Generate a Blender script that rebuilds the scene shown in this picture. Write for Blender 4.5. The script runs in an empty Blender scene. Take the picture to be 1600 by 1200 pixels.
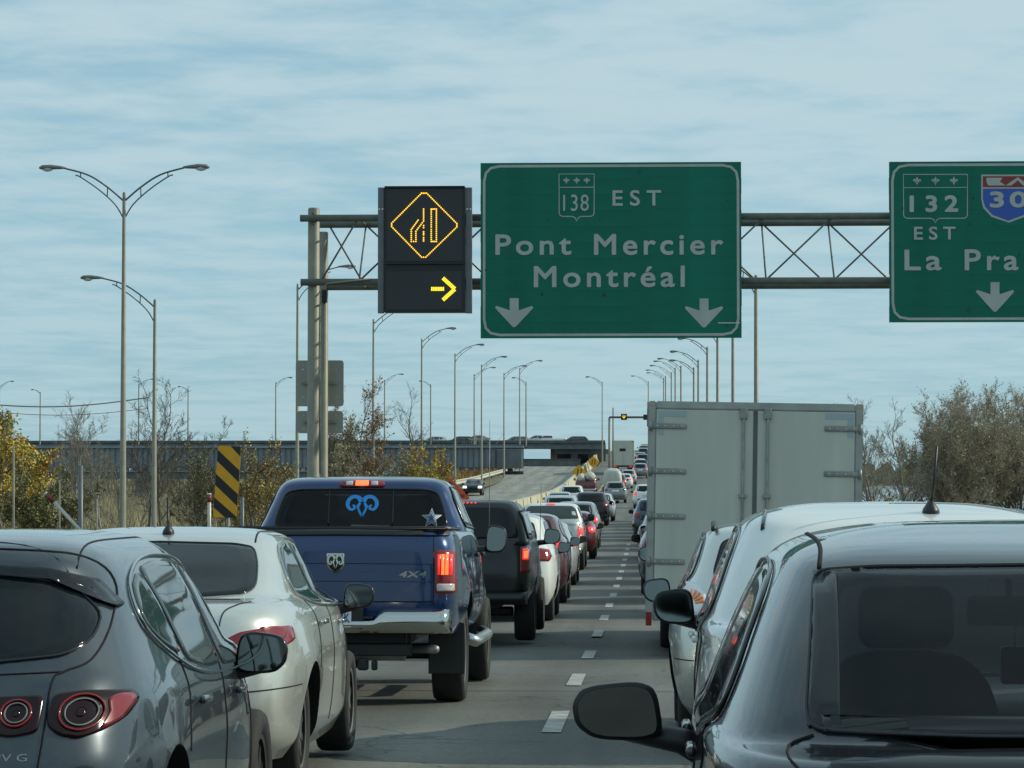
import bpy, bmesh, math, random
from mathutils import Vector, Matrix
from mathutils.bvhtree import BVHTree
R = math.radians
SC = bpy.context.scene
COL = SC.collection
random.seed(7)

# ------------------------------------------------------------------ camera
FPX = 4600.0
CAMZ = 1.61
YAW = math.atan(210 / FPX)
PITCH = math.atan(150 / FPX)
cam = bpy.data.cameras.new('camera')
cam.sensor_width = 36.0
cam.lens = FPX / 1600 * 36.0
cam.clip_start = 0.3
cam.clip_end = 9000
camo = bpy.data.objects.new('camera', cam)
COL.objects.link(camo)
camo.location = (0, 0, CAMZ)
camo.rotation_euler = (R(90) + PITCH, 0, YAW)
SC.camera = camo
CR = camo.rotation_euler.to_matrix()

# ------------------------------------------------------------------ sun, sky, exposure
SUN_EL, SUN_AZ = R(29), R(75)          # azimuth clockwise from +Y (the road's direction)
sd = Vector((math.sin(SUN_AZ) * math.cos(SUN_EL), math.cos(SUN_AZ) * math.cos(SUN_EL), math.sin(SUN_EL)))
sun = bpy.data.lights.new('sun', 'SUN')
sun.energy = 3.1
sun.angle = R(0.6)
sun.color = (1.0, 0.95, 0.76)
suno = bpy.data.objects.new('sun', sun)
COL.objects.link(suno)
suno.location = (60, 30, 60)
suno.rotation_euler = (-sd).to_track_quat('-Z', 'Y').to_euler()

W = bpy.data.worlds.new('World')
SC.world = W
W.use_nodes = True
nt = W.node_tree
nt.nodes.clear()
def wn(t, **k):
    n = nt.nodes.new(t)
    for a, b in k.items():
        setattr(n, a, b)
    return n
L = nt.links.new
sky = wn('ShaderNodeTexSky', sky_type='NISHITA', sun_disc=False)
sky.sun_elevation = SUN_EL
sky.sun_rotation = SUN_AZ
sky.air_density = 1.0
sky.dust_density = 0.6
sky.ozone_density = 2.0
geo = wn('ShaderNodeTexCoord')
sep = wn('ShaderNodeSeparateXYZ')
L(geo.outputs['Generated'], sep.inputs[0])
zc = wn('ShaderNodeMath', operation='MAXIMUM'); zc.inputs[1].default_value = 0.0
L(sep.outputs['Z'], zc.inputs[0])
za = wn('ShaderNodeMath', operation='ADD'); za.inputs[1].default_value = 0.045
L(zc.outputs[0], za.inputs[0])
dx = wn('ShaderNodeMath', operation='DIVIDE'); L(sep.outputs['X'], dx.inputs[0]); L(za.outputs[0], dx.inputs[1])
dy = wn('ShaderNodeMath', operation='DIVIDE'); L(sep.outputs['Y'], dy.inputs[0]); L(za.outputs[0], dy.inputs[1])
cv = wn('ShaderNodeCombineXYZ'); L(dx.outputs[0], cv.inputs[0]); L(dy.outputs[0], cv.inputs[1])
mp = wn('ShaderNodeMapping'); mp.inputs['Scale'].default_value = (0.85, 0.75, 1)
mp.inputs['Rotation'].default_value = (0, 0, R(12))
mp.inputs['Location'].default_value = (3.1, 1.7, 0)
L(cv.outputs[0], mp.inputs[0])
n1 = wn('ShaderNodeTexNoise'); n1.inputs['Scale'].default_value = 3.6; n1.inputs['Detail'].default_value = 7
n1.inputs['Roughness'].default_value = 0.58; n1.inputs['Distortion'].default_value = 0.12
L(mp.outputs[0], n1.inputs['Vector'])
n2 = wn('ShaderNodeTexNoise'); n2.inputs['Scale'].default_value = 0.55; n2.inputs['Detail'].default_value = 3
L(mp.outputs[0], n2.inputs['Vector'])
ad = wn('ShaderNodeMath', operation='MULTIPLY_ADD'); ad.inputs[1].default_value = 0.55
L(n2.outputs[0], ad.inputs[0]); L(n1.outputs[0], ad.inputs[2])
cr = wn('ShaderNodeMapRange'); cr.inputs['From Min'].default_value = 0.50; cr.inputs['From Max'].default_value = 0.93
cr.interpolation_type = 'SMOOTHSTEP'
L(ad.outputs[0], cr.inputs['Value'])
# clouds thin out towards the horizon
zr = wn('ShaderNodeMapRange'); zr.inputs['From Min'].default_value = 0.0; zr.inputs['From Max'].default_value = 0.13
zr.inputs['To Min'].default_value = 0.5; zr.inputs['To Max'].default_value = 1.0
L(sep.outputs['Z'], zr.inputs['Value'])
cm = wn('ShaderNodeMath', operation='MULTIPLY'); L(cr.outputs[0], cm.inputs[0]); L(zr.outputs[0], cm.inputs[1])
cm2 = wn('ShaderNodeMath', operation='MULTIPLY'); cm2.inputs[1].default_value = 0.80; L(cm.outputs[0], cm2.inputs[0])
# one even tint over the whole sky (the cool cast of the photograph)
tint = wn('ShaderNodeMix', data_type='RGBA', blend_type='MULTIPLY'); tint.inputs[0].default_value = 1.0
L(sky.outputs[0], tint.inputs[6]); tint.inputs[7].default_value = (0.66, 0.92, 0.94, 1)
# lift towards a pale blue so that the low sky is flat and light
flat = wn('ShaderNodeMix', data_type='RGBA'); flat.inputs[0].default_value = 0.72
L(tint.outputs[2], flat.inputs[6]); flat.inputs[7].default_value = (3.4, 5.7, 7.0, 1)
cl = wn('ShaderNodeMix', data_type='RGBA')
L(cm2.outputs[0], cl.inputs[0]); L(flat.outputs[2], cl.inputs[6])
cl.inputs[7].default_value = (5.35, 6.8, 7.25, 1)
bg = wn('ShaderNodeBackground'); bg.inputs['Strength'].default_value = 0.1
L(cl.outputs[2], bg.inputs['Color'])
wo = wn('ShaderNodeOutputWorld'); L(bg.outputs[0], wo.inputs[0])

SC.view_settings.view_transform = 'Standard'
SC.view_settings.look = 'None'
SC.view_settings.exposure = 0.0
SC.view_settings.gamma = 1.0
SC.view_settings.use_curve_mapping = False
SC.render.engine = 'CYCLES'
SC.cycles.max_bounces = 6
SC.cycles.transparent_max_bounces = 12

# ------------------------------------------------------------------ helpers
def P(px, py, d):
    """world point seen at photograph pixel (px,py) at distance d along the road"""
    v = CR @ Vector(((px - 800) / FPX, -(py - 600) / FPX, -1.0))
    v = v * (d / v.y)
    return Vector((v.x, v.y, v.z + CAMZ))

PROF = [(-60, 0), (0, 0), (10, -.03), (19, -.16), (25, -.25), (37, -.5), (60, -.75), (85, -.9), (110, -.84), (145, -.66),
        (210, -.36), (235, -.2), (270, .3), (300, 1.0), (346, 2.2), (400, 3.5), (450, 4.8), (600, 7.6), (700, 8.7), (850, 9.0), (2000, 9.0)]
def g(d):
    for (a, za), (b, zb) in zip(PROF, PROF[1:]):
        if d <= b:
            t = (d - a) / (b - a)
            return za + (zb - za) * t
    return 9.0
def gs(d):      # smoothed profile
    return (g(d - 9) + 2 * g(d) + g(d + 9)) / 4 if d > 40 else g(d)
def go(d):      # oncoming carriageway
    return gs(d) if d < 398 else 3.45 - (d - 398) * 0.004

def tag(o, label=None, cat=None, group=None, kind=None):
    if label: o['label'] = label
    if cat: o['category'] = cat
    if group: o['group'] = group
    if kind: o['kind'] = kind
    return o
def root(name, loc, label, cat, group=None, rot=(0, 0, 0)):
    o = bpy.data.objects.new(name, None)
    COL.objects.link(o)
    o.location = loc
    o.rotation_euler = rot
    o.empty_display_size = 0.3
    return tag(o, label, cat, group)
def mesh_obj(name, me, parent=None, loc=(0, 0, 0)):
    o = bpy.data.objects.new(name, me)
    COL.objects.link(o)
    o.location = loc
    if parent: o.parent = parent
    return o
def smooth(me, v=True):
    me.polygons.foreach_set('use_smooth', [v] * len(me.polygons))
def from_bm(name, bm, mat, parent=None, loc=(0, 0, 0), sm=False, normals=True):
    if normals: bmesh.ops.recalc_face_normals(bm, faces=bm.faces)
    me = bpy.data.meshes.new(name)
    bm.to_mesh(me); bm.free()
    mats = mat if isinstance(mat, (list, tuple)) else [mat]
    for m in mats: me.materials.append(m)
    if sm: smooth(me)
    return mesh_obj(name, me, parent, loc)
def copy_tree(o, parent=None):
    c = o.copy()
    COL.objects.link(c)
    if parent: c.parent = parent
    for ch in list(o.children):
        copy_tree(ch, c)
    return c

def add_box(bm, c, s, rot=None):
    vs = []
    for x in (-.5, .5):
        for y in (-.5, .5):
            for z in (-.5, .5):
                v = Vector((x * s[0], y * s[1], z * s[2]))
                if rot: v = rot @ v
                vs.append(bm.verts.new(v + Vector(c)))
    for f in ((0, 1, 3, 2), (4, 6, 7, 5), (0, 4, 5, 1), (2, 3, 7, 6), (0, 2, 6, 4), (1, 5, 7, 3)):
        bm.faces.new([vs[i] for i in f])
    return vs
def box(name, c, s, mat, parent=None, bev=0.0, seg=2, rot=None):
    bm = bmesh.new()
    add_box(bm, (0, 0, 0), s, rot)
    if bev: bmesh.ops.bevel(bm, geom=list(bm.edges), offset=bev, segments=seg, profile=.5, affect='EDGES')
    return from_bm(name, bm, mat, parent, c, sm=bool(bev and seg > 2))
def frame_of(t):
    t = t.normalized()
    a = Vector((0, 0, 1)) if abs(t.z) < .9 else Vector((1, 0, 0))
    u = t.cross(a).normalized()
    return u, t.cross(u).normalized()
def add_tube(bm, pts, rad, n=8, closed=False, caps=True):
    pts = [Vector(p) for p in pts]
    rings = []
    m = len(pts)
    pu = None
    for i, p in enumerate(pts):
        if closed: t = pts[(i + 1) % m] - pts[i - 1]
        else: t = pts[min(i + 1, m - 1)] - pts[max(i - 1, 0)]
        if t.length < 1e-9: t = Vector((0, 1, 0))
        t.normalize()
        if pu is None: u, w = frame_of(t)
        else:
            u = pu - t * pu.dot(t)
            if u.length < 1e-6: u, w = frame_of(t)
            u.normalize(); w = t.cross(u)
        pu = u
        r = rad[i] if isinstance(rad, (list, tuple)) else rad
        rings.append([bm.verts.new(p + (u * math.cos(2 * math.pi * k / n) + w * math.sin(2 * math.pi * k / n)) * r) for k in range(n)])
    rng = range(m) if closed else range(m - 1)
    for i in rng:
        a, b = rings[i], rings[(i + 1) % m]
        for k in range(n):
            try: bm.faces.new((a[k], a[(k + 1) % n], b[(k + 1) % n], b[k]))
            except ValueError: pass
    if caps and not closed:
        for r_ in (rings[0], rings[-1]):
            try: bm.faces.new(r_)
            except ValueError: pass
def tube(name, pts, rad, mat, parent=None, n=8, closed=False):
    bm = bmesh.new()
    add_tube(bm, pts, rad, n, closed)
    return from_bm(name, bm, mat, parent, sm=True)
def lathe(name, prof, mat, parent=None, n=28, axis='X', loc=(0, 0, 0)):
    """prof: list of (along, radius)"""
    bm = bmesh.new()
    rings = []
    for a, r in prof:
        ring = []
        for k in range(n):
            c, s_ = math.cos(2 * math.pi * k / n) * r, math.sin(2 * math.pi * k / n) * r
            ring.append(bm.verts.new((a, c, s_) if axis == 'X' else ((c, a, s_) if axis == 'Y' else (c, s_, a))))
        rings.append(ring)
    for a, b in zip(rings, rings[1:]):
        for k in range(n): bm.faces.new((a[k], a[(k + 1) % n], b[(k + 1) % n], b[k]))
    bm.faces.new(rings[0]); bm.faces.new(rings[-1])
    o = from_bm(name, bm, mat, parent, loc)
    for p in o.data.polygons: p.use_smooth = len(p.vertices) == 4
    return o
def chaikin(pts, it=2, keep=.25):
    for _ in range(it):
        q = []
        for i, p in enumerate(pts):
            n = pts[(i + 1) % len(pts)]
            q.append((p[0] * (1 - keep) + n[0] * keep, p[1] * (1 - keep) + n[1] * keep))
            q.append((p[0] * keep + n[0] * (1 - keep), p[1] * keep + n[1] * (1 - keep)))
        pts = q
    return pts
def roundc(pts, r):
    """round each corner of a polygon by distance r (3 points per corner)"""
    out = []
    n = len(pts)
    for i in range(n):
        p = Vector(pts[i]).to_2d(); a = Vector(pts[i - 1]).to_2d(); b = Vector(pts[(i + 1) % n]).to_2d()
        ra = min(r, (a - p).length * .45); rb = min(r, (b - p).length * .45)
        A = p + (a - p).normalized() * ra; B = p + (b - p).normalized() * rb
        for t in (0, .33, .67, 1):
            q = A * (1 - t) ** 2 + p * 2 * t * (1 - t) + B * t * t
            out.append((q.x, q.y))
    return out
def dens(pts, step, closed=True):
    out = []
    n = len(pts)
    for i in range(n if closed else n - 1):
        a = Vector(pts[i]).to_2d(); b = Vector(pts[(i + 1) % n]).to_2d()
        k = max(1, int((b - a).length / step))
        for j in range(k):
            q = a.lerp(b, j / k); out.append((q.x, q.y))
    if not closed: out.append(tuple(pts[-1]))
    return out
def spline(pts, n=6):
    out = []
    for i in range(len(pts) - 1):
        p0 = pts[max(i - 1, 0)]; p1 = pts[i]; p2 = pts[i + 1]; p3 = pts[min(i + 2, len(pts) - 1)]
        for j in range(n):
            t = j / n
            out.append(tuple(.5 * ((2 * b) + (-a + c) * t + (2 * a - 5 * b + 4 * c - d_) * t * t + (-a + 3 * b - 3 * c + d_) * t ** 3)
                             for a, b, c, d_ in zip(p0, p1, p2, p3)))
    out.append(tuple(pts[-1]))
    return out

# ------------------------------------------------------------------ materials
def mat(name, col, rough=.5, metal=0.0, coat=0.0, coatr=.03, spec=.5, emit=None, estr=0.0, alpha=1.0, trans=0.0):
    m = bpy.data.materials.new(name)
    m.use_nodes = True
    b = m.node_tree.nodes['Principled BSDF']
    b.inputs['Base Color'].default_value = (*col, 1)
    b.inputs['Roughness'].default_value = rough
    b.inputs['Metallic'].default_value = metal
    b.inputs['Coat Weight'].default_value = coat
    b.inputs['Coat Roughness'].default_value = coatr
    b.inputs['Specular IOR Level'].default_value = spec
    b.inputs['Transmission Weight'].default_value = trans
    if emit:
        b.inputs['Emission Color'].default_value = (*emit, 1)
        b.inputs['Emission Strength'].default_value = estr
    return m
def noisy(m, scale=8, amt=.25, detail=6, bump=0.0, coords='Object', stretch=(1, 1, 1), rough_amt=0.0, dist=.02):
    """multiply the base colour by a noise and add a little relief"""
    t = m.node_tree; b = t.nodes['Principled BSDF']
    tc = t.nodes.new('ShaderNodeTexCoord')
    mp_ = t.nodes.new('ShaderNodeMapping'); mp_.inputs['Scale'].default_value = stretch
    t.links.new(tc.outputs[coords], mp_.inputs[0])
    n = t.nodes.new('ShaderNodeTexNoise'); n.inputs['Scale'].default_value = scale; n.inputs['Detail'].default_value = detail
    t.links.new(mp_.outputs[0], n.inputs['Vector'])
    mr = t.nodes.new('ShaderNodeMapRange'); mr.inputs['From Min'].default_value = .25; mr.inputs['From Max'].default_value = .75
    mr.inputs['To Min'].default_value = 1 - amt; mr.inputs['To Max'].default_value = 1 + amt
    t.links.new(n.outputs[0], mr.inputs['Value'])
    mx = t.nodes.new('ShaderNodeMix'); mx.data_type = 'RGBA'; mx.blend_type = 'MULTIPLY'; mx.inputs[0].default_value = 1
    mx.inputs[6].default_value = b.inputs['Base Color'].default_value[:]
    t.links.new(mr.outputs[0], mx.inputs[7])
    t.links.new(mx.outputs[2], b.inputs['Base Color'])
    if rough_amt:
        r0 = b.inputs['Roughness'].default_value
        m2 = t.nodes.new('ShaderNodeMapRange'); m2.inputs['From Min'].default_value = .3; m2.inputs['From Max'].default_value = .7
        m2.inputs['To Min'].default_value = max(0, r0 - rough_amt); m2.inputs['To Max'].default_value = r0 + rough_amt
        t.links.new(n.outputs[0], m2.inputs['Value']); t.links.new(m2.outputs[0], b.inputs['Roughness'])
    if bump:
        bp = t.nodes.new('ShaderNodeBump'); bp.inputs['Strength'].default_value = bump; bp.inputs['Distance'].default_value = dist
        t.links.new(n.outputs[0], bp.inputs['Height']); t.links.new(bp.outputs[0], b.inputs['Normal'])
    return m
def paint(name, col, metal=.35, rough=.32, coat=1.0):
    m = mat(name, col, rough, metal, coat, .025)
    return noisy(m, 1.6, .05, 4, rough_amt=.05)
M = {}
M['p_grey'] = paint('grey_metallic_paint', (.036, .047, .057), .55, .3)
M['p_silver'] = paint('silver_metallic_paint', (.62, .63, .58), .55, .3)
M['p_blue'] = paint('blue_metallic_paint', (.003, .030, .115), .45, .25)
M['p_black'] = paint('black_paint', (.004, .005, .006), 0, .3, .25)
M['p_dark'] = paint('charcoal_paint', (.014, .017, .021), .4, .28)
M['p_white'] = paint('white_paint', (.74, .75, .72), 0, .35)
M['p_lightsilver'] = paint('light_silver_paint', (.68, .70, .68), .15, .3)
M['p_pearl'] = paint('pale_silver_paint', (.50, .52, .52), .5, .3)
M['p_red'] = paint('dark_red_paint', (.12, .018, .02), .2, .3)
M['p_maroon'] = paint('maroon_paint', (.10, .03, .035), .3, .3)
M['p_mid'] = paint('mid_grey_paint', (.22, .24, .25), .5, .3)
M['p_navy'] = paint('navy_paint', (.02, .035, .07), .3, .3)
M['glass'] = mat('tinted_glass', (.007, .010, .011), .03, 0, 0, spec=.3)
M['glass_l'] = mat('window_glass', (.03, .04, .042), .03, 0, 0, spec=1.0)
def clear_glass(name, col, thr=.4):
    m = bpy.data.materials.new(name); m.use_nodes = True
    t = m.node_tree; t.nodes.clear()
    o = t.nodes.new('ShaderNodeOutputMaterial'); mx = t.nodes.new('ShaderNodeMixShader')
    tr = t.nodes.new('ShaderNodeBsdfTransparent'); tr.inputs[0].default_value = (*col, 1)
    gl = t.nodes.new('ShaderNodeBsdfGlossy'); gl.inputs['Roughness'].default_value = .03
    fr = t.nodes.new('ShaderNodeFresnel'); fr.inputs[0].default_value = 1.38
    t.links.new(fr.outputs[0], mx.inputs[0]); t.links.new(tr.outputs[0], mx.inputs[1]); t.links.new(gl.outputs[0], mx.inputs[2])
    t.links.new(mx.outputs[0], o.inputs[0])
    return m
M['glass_c'] = clear_glass('see_through_glass', (.88, .93, .91))
M['glass_t'] = clear_glass('privacy_glass', (.16, .19, .19))
M['chrome'] = mat('chrome', (.52, .53, .51), .10, 1)
M['dullchrome'] = noisy(mat('brushed_steel', (.55, .56, .54), .28, 1), 5, .12)
M['black'] = mat('black_plastic', (.012, .013, .014), .45)
M['gloss'] = mat('gloss_black_trim', (.008, .009, .010), .12)
M['seam'] = mat('panel_gap', (.004, .004, .005), .9)
M['rubber'] = noisy(mat('tyre_rubber', (.016, .016, .016), .8), 20, .3, bump=.2)
M['rim'] = mat('alloy_rim', (.5, .51, .51), .25, .9)
M['darkrim'] = mat('dark_alloy_rim', (.12, .12, .12), .3, .8)
M['well'] = mat('wheel_well_black', (.006, .006, .006), .9)
M['interior'] = noisy(mat('cabin_trim', (.02, .022, .025), .8), 12, .2)
M['lampred'] = mat('red_lamp_lens', (.22, .006, .008), .15, 0, .4)
M['lampdark'] = mat('smoked_lamp_lens', (.014, .002, .003), .10, 0, 0, spec=.35)
M['lampon'] = mat('lit_brake_lamp', (.6, .02, .02), .2, 0, 1, emit=(1, .03, .022), estr=.8)
M['lamphot'] = mat('lit_brake_bulb', (.8, .1, .02), .2, 0, 0, emit=(1, .16, .045), estr=1.7)
M['lampclear'] = mat('clear_lamp_lens', (.55, .5, .5), .1, 0, 1)
M['headon'] = mat('lit_headlamp', (.9, .9, .9), .2, emit=(1, .98, .9), estr=1.6)
M['amber'] = mat('amber_reflector', (.75, .2, .02), .2, 0, 1)
M['plate'] = mat('licence_plate_white', (.75, .77, .78), .4)
M['plateblue'] = mat('plate_lettering_blue', (.03, .06, .25), .5)
M['mirror'] = mat('mirror_glass', (.17, .19, .19), .03, 1)

def band_asphalt(name, base, ts=1.0):
    m = mat(name, base, .82, 0, 0, spec=.3)
    t = m.node_tree; b = t.nodes['Principled BSDF']
    tc = t.nodes.new('ShaderNodeTexCoord')
    fine = t.nodes.new('ShaderNodeTexNoise'); fine.inputs['Scale'].default_value = 22; fine.inputs['Detail'].default_value = 8; fine.inputs['Roughness'].default_value = .8
    t.links.new(tc.outputs['Object'], fine.inputs['Vector'])
    mpp = t.nodes.new('ShaderNodeMapping'); mpp.inputs['Scale'].default_value = (1.2, .05, 1)
    t.links.new(tc.outputs['Object'], mpp.inputs[0])
    st = t.nodes.new('ShaderNodeTexNoise'); st.inputs['Scale'].default_value = 1.6; st.inputs['Detail'].default_value = 5
    t.links.new(mpp.outputs[0], st.inputs['Vector'])
    pt = t.nodes.new('ShaderNodeTexNoise'); pt.inputs['Scale'].default_value = .35; pt.inputs['Detail'].default_value = 5
    t.links.new(tc.outputs['Object'], pt.inputs['Vector'])
    def mr(src, lo, hi, a=.3, c=.7):
        q = t.nodes.new('ShaderNodeMapRange'); q.inputs['From Min'].default_value = a; q.inputs['From Max'].default_value = c
        q.inputs['To Min'].default_value = lo; q.inputs['To Max'].default_value = hi
        t.links.new(src, q.inputs['Value']); return q.outputs[0]
    def mul(a, c):
        q = t.nodes.new('ShaderNodeMath'); q.operation = 'MULTIPLY'; t.links.new(a, q.inputs[0]); t.links.new(c, q.inputs[1]); return q.outputs[0]
    sp_ = t.nodes.new('ShaderNodeSeparateXYZ'); t.links.new(tc.outputs['Object'], sp_.inputs[0])
    wv = t.nodes.new('ShaderNodeMath'); wv.operation = 'SINE'
    sc_ = t.nodes.new('ShaderNodeMath'); sc_.operation = 'MULTIPLY_ADD'; sc_.inputs[1].default_value = 2 * math.pi / 1.85; sc_.inputs[2].default_value = .9
    t.links.new(sp_.outputs['X'], sc_.inputs[0]); t.links.new(sc_.outputs[0], wv.inputs[0])
    track = mr(wv.outputs[0], .90, 1.08, -1, 1)
    ck = t.nodes.new('ShaderNodeTexVoronoi'); ck.feature = 'DISTANCE_TO_EDGE'; ck.inputs['Scale'].default_value = .42
    nz = t.nodes.new('ShaderNodeTexNoise'); nz.inputs['Scale'].default_value = 1.3; nz.inputs['Detail'].default_value = 6
    t.links.new(tc.outputs['Object'], nz.inputs['Vector'])
    mxv = t.nodes.new('ShaderNodeMix'); mxv.data_type = 'RGBA'; mxv.blend_type = 'ADD'; mxv.inputs[0].default_value = 1.4
    t.links.new(tc.outputs['Object'], mxv.inputs[6]); t.links.new(nz.outputs[1], mxv.inputs[7]); t.links.new(mxv.outputs[2], ck.inputs['Vector'])
    crk = mr(ck.outputs['Distance'], .62, 1.0, .003, .010)
    f = mul(mul(mul(mul(mr(fine.outputs[0], .62, 1.38), mr(st.outputs[0], .84, 1.16)), mr(pt.outputs[0], .80, 1.16)), track), crk)
    mx = t.nodes.new('ShaderNodeMix'); mx.data_type = 'RGBA'; mx.blend_type = 'MULTIPLY'; mx.inputs[0].default_value = 1
    mx.inputs[6].default_value = (*base, 1); t.links.new(f, mx.inputs[7]); t.links.new(mx.outputs[2], b.inputs['Base Color'])
    bp = t.nodes.new('ShaderNodeBump'); bp.inputs['Strength'].default_value = .35; bp.inputs['Distance'].default_value = .01
    t.links.new(fine.outputs[0], bp.inputs['Height']); t.links.new(bp.outputs[0], b.inputs['Normal'])
    return m
M['asphalt'] = band_asphalt('worn_asphalt', (.132, .135, .122))
M['asphalt2'] = band_asphalt('pale_concrete_road', (.25, .252, .225))
M['shoulder'] = band_asphalt('shoulder_asphalt', (.15, .152, .138))
M['tar'] = mat('tar_joint', (.03, .03, .03), .6)
M['linew'] = noisy(mat('worn_white_line', (.34, .34, .315), .7), 5, .5)
M['liney'] = noisy(mat('worn_yellow_line', (.55, .38, .07), .7), 9, .25)
M['grassland'] = noisy(mat('dry_grassland', (.115, .105, .06), .95), .25, .45, 9, bump=.4, dist=.2)
M['concrete'] = noisy(mat('cream_concrete', (.50, .46, .33), .85), 3, .18, 8, bump=.15)
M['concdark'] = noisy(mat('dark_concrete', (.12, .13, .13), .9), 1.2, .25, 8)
M['steelpole'] = noisy(mat('galvanised_steel', (.215, .21, .165), .55, .15), 4, .15)
M['steeldark'] = noisy(mat('weathered_truss_steel', (.13, .14, .125), .6, .2), 5, .2)
M['lamphead'] = mat('grey_lamp_housing', (.17, .18, .18), .5)
M['lampglass'] = mat('frosted_lamp_bowl', (.60, .62, .60), .2)
M['guard'] = noisy(mat('pale_guardrail', (.52, .50, .42), .5, .2), 4, .15)
M['signgreen'] = noisy(mat('green_sign_sheeting', (.003, .145, .098), .55, spec=.25), .8, .22, 5)
M['signwhite'] = noisy(mat('reflective_lettering', (.40, .43, .40), .55), 2.5, .12)
M['signblue'] = mat('blue_shield', (.025, .09, .42), .45)
M['signred'] = mat('dark_red_shield_top', (.22, .03, .03), .5)
M['signback'] = noisy(mat('aluminium_sign_back', (.30, .31, .27), .55, .3), 2, .1)
M['yellow'] = noisy(mat('yellow_sheeting', (.70, .35, .012), .5), 4, .1)
M['orange'] = noisy(mat('orange_sheeting', (.70, .10, .02), .5), 4, .1)
M['inkblack'] = mat('black_sheeting', (.012, .012, .012), .5)
M['vms'] = noisy(mat('message_sign_face', (.022, .026, .030), .45), 1.5, .15)
M['vmsframe'] = mat('message_sign_frame', (.008, .009, .010), .4)
M['vmsbracket'] = noisy(mat('message_sign_bracket', (.14, .155, .165), .5, .3), 3, .15)
M['led'] = mat('amber_led', (.9, .5, .05), .3, emit=(1, .56, .05), estr=1.5)
M['ledy'] = mat('yellow_led', (.9, .7, .05), .3, emit=(1, .72, .03), estr=1.25)
M['boxwhite'] = noisy(mat('white_truck_panel', (.50, .51, .445), .45), 1.1, .11, 9, stretch=(4, 4, .5))
M['boxrail'] = noisy(mat('aluminium_rail', (.34, .35, .32), .45, .4), 5, .18)
M['hinge'] = noisy(mat('galvanised_hinge', (.26, .27, .25), .5, .4), 9, .25)
M['tape'] = mat('grey_blue_tape', (.34, .42, .44), .5)
M['viad'] = noisy(mat('blue_grey_steel_girder', (.26, .30, .33), .7), .6, .2, 5)
M['viaddark'] = noisy(mat('dark_bridge_steel', (.12, .14, .15), .8), .8, .3)
M['rust'] = noisy(mat('brown_abutment', (.16, .11, .07), .9), 1, .3)
M['bark'] = noisy(mat('grey_bark', (.16, .14, .11), .9), 3, .3)
M['barkpale'] = noisy(mat('pale_bark', (.24, .22, .18), .9), 3, .3)
M['twigpale'] = mat('pale_brown_twigs', (.34, .30, .23), .9)
M['twig'] = mat('dark_brown_twigs', (.11, .095, .075), .9)
def leafmat(name, col):
    m = mat(name, col, .7)
    t = m.node_tree; b = t.nodes['Principled BSDF']
    oi = t.nodes.new('ShaderNodeTexCoord'); n = t.nodes.new('ShaderNodeTexNoise'); n.inputs['Scale'].default_value = 1.3; n.inputs['Detail'].default_value = 6
    t.links.new(oi.outputs['Object'], n.inputs['Vector'])
    hs = t.nodes.new('ShaderNodeHueSaturation'); hs.inputs['Color'].default_value = (*col, 1)
    q = t.nodes.new('ShaderNodeMapRange'); q.inputs['From Min'].default_value = .3; q.inputs['From Max'].default_value = .7; q.inputs['To Min'].default_value = .47; q.inputs['To Max'].default_value = .53
    q2 = t.nodes.new('ShaderNodeMapRange'); q2.inputs['From Min'].default_value = .3; q2.inputs['From Max'].default_value = .7; q2.inputs['To Min'].default_value = .65; q2.inputs['To Max'].default_value = 1.35
    t.links.new(n.outputs[0], q.inputs['Value']); t.links.new(q.outputs[0], hs.inputs['Hue'])
    t.links.new(n.outputs[0], q2.inputs['Value']); t.links.new(q2.outputs[0], hs.inputs['Value'])
    t.links.new(hs.outputs[0], b.inputs['Base Color'])
    return m
M['leafyellow'] = leafmat('yellow_leaves', (.50, .35, .06))
M['leafolive'] = leafmat('olive_leaves', (.19, .18, .06))
M['leafbrown'] = leafmat('brown_olive_leaves', (.31, .26, .15))
M['leaforange'] = leafmat('orange_brown_leaves', (.30, .16, .04))
M['weeds'] = leafmat('tan_weeds', (.26, .22, .13))

# ------------------------------------------------------------------ road and ground
def strip(name, x0, x1, ys, dz, m, prof=gs, parent=None, kind=None, nx=1):
    bm = bmesh.new()
    rows = []
    for y in ys:
        a = x0(y) if callable(x0) else x0
        b = x1(y) if callable(x1) else x1
        rows.append([bm.verts.new((a + (b - a) * k / nx, y, prof(y) + dz)) for k in range(nx + 1)])
    for p, q in zip(rows, rows[1:]):
        for k in range(nx): bm.faces.new((p[k], p[k + 1], q[k + 1], q[k]))
    o = from_bm(name, bm, m, parent, normals=False)
    if kind: o['kind'] = kind
    return o
def frange(a, b, st):
    out = []
    while a < b: out.append(a); a += st
    out.append(b); return out

def ground_z(x, y):
    core = gs(y) - .2
    if y > 400: side = min(core, 1.0)
    elif y > 300: side = core * .5 + .0
    else: side = min(core, -.55) if y > 40 else core
    base = -1.1
    # distance outside the built corridor
    if y < 400: lo, hi = -21, 6.5
    else: lo, hi = -9.2, 6.5
    dd = max(lo - x, x - hi, 0)
    t = min(1, dd / (10 if y < 400 else 8))
    t = t * t * (3 - 2 * t)
    zz = core * (1 - t) + base * t
    if y >= 400 and -24 < x < lo: zz = min(zz, 2.6)
    return zz
bm = bmesh.new()
xs = [-4000, -1500, -600, -300, -150, -100, -70, -50, -40, -34, -30, -27, -24, -22, -21, -19, -12, -9.4, -9.2, -8, -5, 0, 6.5, 8, 10, 12, 14.5, 17, 20, 26, 40, 70, 120, 300, 800, 2500]
ysg = frange(-40, 120, 10) + frange(130, 420, 10) + frange(440, 900, 20) + [1100, 1500, 2200, 3500, 6000]
grid = [[bm.verts.new((x, y, ground_z(x, y) - (0 if y > 45 or abs(x) < 20 else 0))) for x in xs] for y in ysg]
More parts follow.
